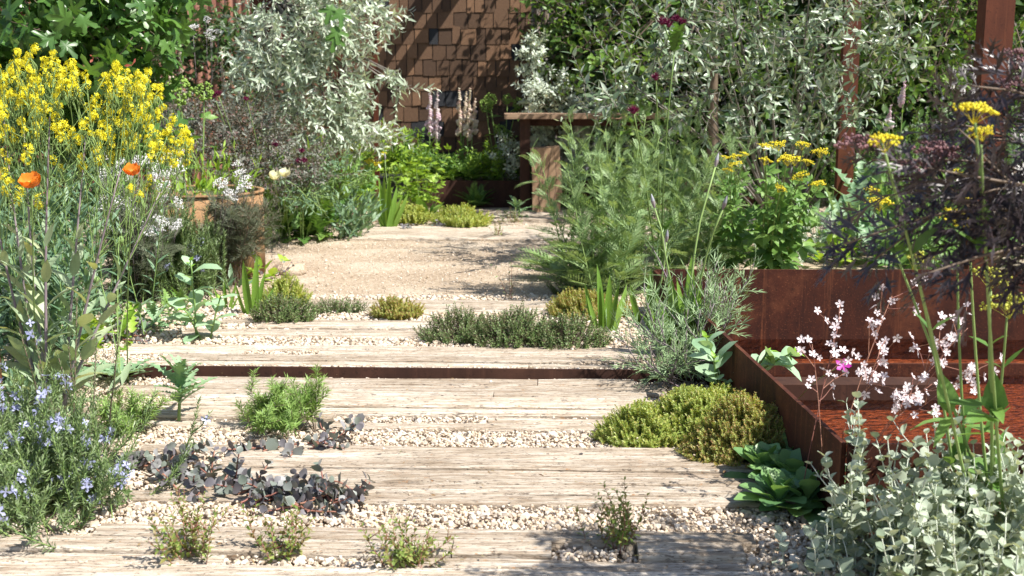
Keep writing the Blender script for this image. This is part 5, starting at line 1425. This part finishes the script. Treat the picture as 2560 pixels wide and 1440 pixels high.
g = Geo(); g.tube(np.array([atY(380, -170, 5.8), atY(640, -150, 6.5), atY(800, -80, 7.0), atY(840, 10, 7.0)]) - mb, .012, .003, 5); g.obj('branch', S_BROWN, mt)

seed(42)
def backshrub(name, label, blobs, n, tl, lm, tp, ls, gap, cap, base, sm=S_BROWN, **kw):
    tree(name, label, 'shrub', base, blobs, n, tl, lm, tp, ls, gap, cap, sm, [np.array(base), np.array(base) + (0, 0, .15), np.array(base) + (0, 0, .35)], .02, .1, .35, 1., **kw)
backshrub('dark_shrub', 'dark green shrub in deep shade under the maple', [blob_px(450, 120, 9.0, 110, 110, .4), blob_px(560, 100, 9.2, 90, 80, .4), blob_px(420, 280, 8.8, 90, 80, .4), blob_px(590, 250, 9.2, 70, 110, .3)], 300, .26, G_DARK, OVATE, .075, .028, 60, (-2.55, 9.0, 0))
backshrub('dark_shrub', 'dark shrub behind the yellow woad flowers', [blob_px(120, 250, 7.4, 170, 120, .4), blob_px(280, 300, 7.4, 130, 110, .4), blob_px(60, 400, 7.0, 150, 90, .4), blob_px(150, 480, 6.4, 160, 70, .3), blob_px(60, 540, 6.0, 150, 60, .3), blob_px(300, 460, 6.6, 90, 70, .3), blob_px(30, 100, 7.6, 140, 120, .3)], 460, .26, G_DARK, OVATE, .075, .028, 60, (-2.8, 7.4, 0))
backshrub('glaucous_rose', 'mauve grey leaved rose shrub in front of the silver pear', [blob_px(640, 330, 7.4, 100, 80, .35), blob_px(590, 400, 7.2, 80, 60, .3), blob_px(720, 400, 7.2, 100, 70, .35), blob_px(570, 300, 7.5, 50, 60, .25), blob_px(780, 430, 7.2, 70, 50, .3), blob_px(660, 450, 7.0, 110, 40, .3)], 560, .15, G_ROSE, OVATE_S, .030, .011, 200, tuple(at(660, 560, UP)), S_BROWN, twig_r=.0016)
backshrub('glaucous_rose', 'second mauve grey shrub below the green flower domes', [blob_px(500, 300, 7.4, 90, 60, .3), blob_px(470, 370, 7.0, 90, 60, .3), blob_px(390, 330, 7.0, 80, 60, .3)], 300, .15, G_ROSE, OVATE_S, .030, .011, 100, tuple(at(480, 540, UP)), S_BROWN, twig_r=.0016)
backshrub('grey_herb', 'grey green leafy filler below the silver pear', [blob_px(830, 440, 7.4, 80, 50, .25), blob_px(760, 480, 7.0, 70, 40, .25)], 120, .16, G_SAGE, LANCE_S, .05, .018, 40, tuple(at(800, 560, UP)), S_GREEN)
# bed plants
seed(43)
for i, (u, v, n, h, m, tp, ls, gp, lab) in enumerate(((60, 905, 12, .56, G_SAGE, LANCE, .095, .018, 'leafy blue green stems crowding behind the woad'), (150, 850, 12, .62, G_SAGE, LANCE, .095, .018, 'blue green leafy perennial between woad and white umbels'), (-20, 860, 10, .62, G_SAGE, LANCE, .08, .02, 'blue green leafy perennial beyond the rusty stake'), (220, 800, 12, .62, G_SAGE, LANCE, .07, .02, 'upright narrow leaved green stems beside the cow parsley'), (60, 800, 12, .7, G_SAGE, LANCE, .075, .022, 'tall blue green stems under the yellow woad clouds'), (20, 940, 9, .30, G_SAGE, LANCE, .075, .02, 'low leafy shoots by the gravel edge'))):
    bush('leafy_perennial', lab, 'plant', at(u, v, UP - .02), int(n * 1.8), .30, h, m, tp, ls, gp, 100, S_GREEN, .12, .0028, 1, 2.4, 52, 35, .6, .15, .25, .16, .04, .05)
bush('rosemary', 'upright rosemary with scattered blue flowers in front of the drum', 'shrub', at(375, 750, UP - .02), 95, .42, .43, G_ROSEMARY, NEEDLE, .028, .0068, 30, S_GREEN, .10, .0025, 3, 1.2, 50, 30, .8, .2, .1, .15, .05, .12, lname='needle', rest='needles', side=1)
t, st = bush('rosemary', 'slimmer upright rosemary beside the bronze fennel', 'shrub', at(475, 745, UP - .02), 60, .36, .34, G_ROSEMARY, NEEDLE, .028, .0068, 30, S_GREEN, .09, .0025, 3, 1.2, 50, 30, .8, .2, .1, .15, .05, .12, lname='needle', rest='needles', side=1)
flowers_on(t, st, 60, .013, FOUR, F_BLUE, 'rosflower', .4)
def wispy(name, label, loc, n, h, spread, lm, sm, cat='plant'):
    t = thing(name, label, cat, loc); L = Leaves(); st_ = []
    for d in fanned(n, spread):
        c = curve((rng.normal(0, .02), rng.normal(0, .02), 0), d, h * rng.uniform(.6, 1.1), 6, (0, 0, .2), .06); st_.append(c)
        for _ in range(16):
            P, T, _l = resample(c, np.array([rng.uniform(.4, 1)])); dd = unit(T[0] * .6 + rng.normal(0, .6, 3) + (0, 0, .1)); c2 = curve(P[0], dd, rng.uniform(.06, .13), 4, (0, 0, -.1), .12); st_.append(c2); L.on(c2, .0035, .032, .1, 1., 2, 1.9, 45, 35, .8, .4)
    stems_obj(t, st_, .0022, .0007, sm, k=3); leaf_parts(t, L, FINE, lm, 0)
wispy('fennel', 'feathery bronze fennel clump against the drum', at(592, 718, UP - .02), 28, .46, .5, G_FENNEL, S_BROWN)
wispy('fennel', 'second feathery bronze fennel by the cream poppies', at(850, 545, UP - .02), 10, .44, .4, G_FENNEL, S_BROWN)
# white umbels of cow parsley with dark stems
def parsley(label, loc, tops, size, leaf_n=.07):
    loc = np.array(loc); t = thing('cow_parsley', label, 'plant', loc); st_, hp, hd = [], [], []; L = Leaves()
    for (u, v, Y) in tops:
        p = atY(u, v, Y) - loc; b = np.array((p[0] * .3, p[1] * .3, 0)); st_.append(bez(b, (b + p) / 2 + rng.normal(0, .04, 3), p - (0, 0, size * .8), 7)); hp.append(p); hd.append(unit((rng.normal(0, .4), -.5, .8))); L.on(st_[-1], leaf_n, .10, .1, .8, 1)
    stems_obj(t, st_, .0022, .0012, S_PURPLE, 'stem', 4); heads(t, np.array(hp), np.array(hd), size, UMB_LOOSE, F_WHITE, 'flower_head', 'whiteumb'); leaf_parts(t, L, FERNY, G_FENNEL, 40)
seed(44)
parsley('white cow parsley cloud with dark stems beside the drum', at(340, 740, UP - .02), [(rng.uniform(235, 450), rng.uniform(375, 580), rng.uniform(4.9, 5.4)) for _ in range(42)], .030)
parsley('white cow parsley sprays leaning over the drum rim', at(520, 700, UP - .02), [(545, 455, 5.5), (560, 462, 5.5), (592, 410, 5.7), (598, 432, 5.6), (612, 448, 5.6), (600, 470, 5.5), (620, 465, 5.6), (580, 490, 5.5), (570, 480, 5.5), (420, 400, 5.6), (440, 420, 5.6), (455, 380, 5.6), (410, 430, 5.6)], .028)
parsley('small white umbels high in the shade under the maple', (-2.2, 8.2, UP), [(515, 48, 8.2), (525, 80, 8.2), (530, 95, 8.2), (482, 68, 8.3), (545, 78, 8.3)], .035)
# grass and leaves in the drum
db = np.array(drum.location) + (0, 0, .40)
bush('grass_tuft', 'lime grass tuft growing out of the drum', 'grass', db, 50, .6, .24, G_LIME, LANCE, .07, .04, 40, S_GREEN, .12, .0014, 1, 2.4, 25, 15, .8, -.4, 0)
leafy('leafy_herb', 'yellow green leaves filling the drum', 'plant', db + (-.05, -.1, 0), 36, .075, G_LIME, OVATE, 10, 80, .13, 50, .08)
bush('grass_tuft', 'tall fine grass behind the drum', 'grass', at(640, 610, UP - .02), 60, .4, .5, G_GRASS, LANCE, .12, .06, 40, S_GREEN, .1, .0014, 1, 2.4, 20, 12, .8, -.3, 0)
bush('grass_tuft', 'fine green grass clump among the pale poppies', 'grass', at(790, 575, UP - .02), 90, .42, .42, G_GRASS, LANCE, .12, .055, 40, S_GREEN, .10, .0013, 1, 2.4, 18, 10, .8, -.4, 0)
leafy('poppy_plant', 'bright green jagged leaf rosette at the far path edge', 'plant', at(770, 600, UP - .02), 34, .26, G_MID, JAG, 5, 75, .07, 50, .1)
leafy('poppy_plant', 'smaller jagged green rosette next to the bright one', 'plant', at(705, 600, UP - .02), 22, .2, G_MID, JAG, 10, 75, .05, 40, .08)
bush('cupids_dart', 'grey green narrow leaved tuft at the path edge', 'plant', at(868, 598, UP - .02), 34, .6, .28, G_SAGE, LANCE, .09, .035, 60, S_GREEN, .05, .0016, 1, 2.4, 30, 20, .8, 0, 0)
bush('cupids_dart', 'blue green narrow tuft beside the far gravel strip', 'plant', at(905, 582, UP - .02), 26, .5, .22, G_SAGE, LANCE, .08, .035, 40, S_GREEN, .04, .0016, 1, 2.4, 30, 20, .8, 0, 0)
for u, v, h, n, lab in ((1050, 545, .46, 24, 'bright lime columbine bush before the planter'), (935, 545, .26, 22, 'low yellow green columbine by the dark box'), (1005, 520, .36, 16, 'pale green columbine leaves beside the far iris')):
    bush('columbine', lab, 'plant', at(u, v, UP - .02), n, .62, h, G_LIME, TRIFOL, .085, .045, 80, S_GREEN, .05, .0022, 1, 2.4, 58, 45, .8, .2, .3, .2, .06, .25)
leafy('plantain', 'upright broad leaf shoot at the edge of the lime cushion', 'plant', at(1065, 550, UP - .02), 9, .19, G_MID, OVATE, 20, 75, .02, 12)
alexanders('small yellow flower heads below the silver pear', at(900, 520, UP), ((862, 400, 8.2), (838, 405, 8.2), (945, 410, 8.3), (925, 405, 8.2), (872, 350, 8.4), (955, 385, 8.4), (870, 372, 8.3), (885, 360, 8.4)), F_GOLD, .028, .12, G_MID, .0028, 'yellow_umbel_plant', TRIFOL, .1, 40)
# dark box planter
t = thing('slate_box', 'small dark slate coloured box planter behind the columbines', 'planter', at(978, 525, UP - .02)); g = Geo(); g.box(-.09, .11, 0, .25, 0, .26); g.obj('box', M_SHINGLE_DARK, t, smooth=False); g = Geo(); g.box(-.1, .12, -.01, .26, .26, .275); g.obj('rim', M_SHINGLE_DARK, t, smooth=False)
# poppies
def poppy(label, loc, tops, mat, size, cup, buds=(), cat='poppy'):
    loc = np.array(loc); t = thing('poppy', label, cat, loc)
    for (u, v, Y) in tops:
        p = atY(u, v, Y) - loc; c = bez(np.array((rng.normal(0, .02), 0, 0)), p * (.6, .6, .5) + rng.normal(0, .02, 3), p); g = Geo(); g.tube(c, .0026, .002, 5); g.obj('stem', S_GREEN, t)
        ax = unit((rng.normal(0, .3), -.42, .85)); L = Leaves()
        for i in range(6):
            a = i * math.pi / 3 + rng.normal(0, .15); U = unit(np.cross(ax, (0, 0, 1))); W = np.cross(ax, U); d = unit(math.cos(a) * U + math.sin(a) * W + ax * cup * (1 if i % 2 else .7)); L.put(p[None], frame(d[None], ax[None]), [size * rng.uniform(.8, 1.15)])
        leaf_parts(t, L, BIGPET, mat, 10, 'petal', 'petals', 'petal' + mat.name); heads(t, p[None] + ax * .008, ax[None], .012, BALL, F_YGREEN, 'flower_centre', 'pcent')
    for (u, v, Y) in buds:
        p = atY(u, v, Y) - loc; c = bez(np.array((rng.normal(0, .02), 0, 0)), p * (.7, .7, 1.25), p, 12); g = Geo(); g.tube(c, .0022, .0016, 5); g.obj('stem', S_GREEN, t); heads(t, p[None], np.array([(0, 0, -1.)]), .011, [(ICO[0] * (1, 1, 1.5), ICO[1])], S_GREEN, 'bud', 'pbud')
    L = Leaves()
    for i in range(10): a = i * 2.4; d = np.array((math.cos(a), math.sin(a), .6)); L.put(np.array([(0, 0, .02)]), frame(d[None], np.array([(0, 0, 1.)])), [.14])
    leaf_parts(t, L, JAGN, G_POPPY, 20)
seed(45)
poppy('orange poppy flower on a thin stem in front of the woad', at(100, 1020, -.02), ((80, 467, 3.25),), F_ORANGE, .034, .5, ((62, 665, 3.8),))
poppy('second orange poppy flower near the white cow parsley', at(300, 960, -.02), ((337, 436, 3.35),), F_ORANGE, .031, .5, ((303, 600, 4.3), (318, 765, 4.4), (292, 770, 4.4), (240, 700, 4.1)))
poppy('cream yellow poppies on tall stems by the grass clump', at(720, 590, UP), ((684, 448, 6.6), (713, 440, 6.6)), F_CREAM, .044, .6)
poppy('cream poppy half hidden among yellow woad', at(400, 700, UP), ((412, 402, 5.3),), F_CREAM, .036, .8)
t = thing('plume_thistle', 'dark maroon thistle heads on tall stems among the grass', 'plant', at(750, 585, UP)); lc = np.array(t.location); st_, hp = [], []
for (u, v) in ((755, 378), (760, 403), (748, 404), (690, 362), (616, 248), (545, 235), (535, 240), (432, 240)): p = atY(u, v, 7.0) - lc; st_.append(bez(p * (.5, .5, 0), p * (.7, .7, .5), p)); hp.append(p)
stems_obj(t, st_, .003, .002, S_GREEN, 'stem', 4); heads(t, np.array(hp), np.array((0, -.3, 1.)), .023, THISTLE, F_MAROON, 'flower_head', 'thistle')
# low growth along the bed edge
seed(46)
for u, v, n, sz, m, tp, lab in ((400, 830, 26, .11, G_POPPY, JAGN, 'low grey green jagged rosettes beside the honeywort'), (230, 880, 30, .14, G_LIME, JAGN, 'yellowing prickly leaves near the dark purple stonecrop'), (330, 820, 26, .10, G_POPPY, JAG, 'small poppy seedlings in the gravel'), (60, 1000, 16, .14, G_POPPY, JAGN, 'flat jagged rosette at the foot of the woad'), (440, 790, 24, .08, G_MID, JAGN, 'ferny low seedlings behind the honeywort'), (560, 745, 20, .10, G_SAGE, LANCE, 'small grey leaved tuft beneath the fennel'), (640, 705, 20, .10, G_LIME, OVATE, 'lime leaved tuft between fennel and sandy boulder'), (190, 985, 14, .13, G_WOAD, LANCE, 'pale woad seedling leaves behind the rosemary')):
    leafy('leafy_herb', lab, 'plant', at(u, v, UP - .025 if v < 930 else -.025), n, sz, m, tp, 5, 70, .09, 40, .05)
bush('grass_tuft', 'short grey grass tuft by the rusty stake', 'grass', at(45, 1075, -.02), 22, .3, .13, G_SAGE, LANCE, .06, .03, 20, S_GREEN, .02, .0012, 1, 2.4, 15, 10)
bush('leafy_perennial', 'small seedling stems between cow parsley and gravel', 'plant', at(265, 790, UP - .02), 10, .5, .2, G_SAGE, LANCE, .05, .02, 40, S_GREEN, .06, .002)
bush('cupids_dart', 'tiny blue dark leaved sprigs over the sandy boulder', 'plant', at(690, 690, UP), 6, .8, .14, G_PURPLE, ROUND, .022, .02, 20, S_RED, .04, .0014)

# ------------------------------------------------------------------ leaf litter on planks and gravel
seed(50)
n_ = 170
u_ = rng.uniform(250, 1850, n_); v_ = 760 + 660 * rng.random(n_) ** .8
P_ = np.array([at(a, b, (UP if b < 925 else 0) + .006) for a, b in zip(u_, v_)])
g = Geo(); k_ = ~in_tank(P_[:, 0], P_[:, 1])
P_ = P_[k_]; d_ = unit(np.column_stack([rng.normal(size=(len(P_), 2)), rng.normal(0, .15, len(P_))]))
for i, t_ in enumerate((OVATE_S[0], LANCE_S[0], micro(.3))):
    w_ = np.arange(len(P_)) % 3 == i
    g.inst(t_, P_[w_], frame(d_[w_], np.column_stack([rng.normal(0, .3, (w_.sum(), 2)), np.ones(w_.sum())])), rng.uniform(.008, .022, w_.sum()))
o = g.obj('leaf_litter', leafmat('dry_leaf_scrap', (.12, .07, .035), (.24, .15, .07), (.30, .22, .11), (.16, .17, .06), trans=.15), None, 'stuff')
o['label'] = 'small dry leaf scraps scattered over planks and gravel'; o['category'] = 'leaf litter'
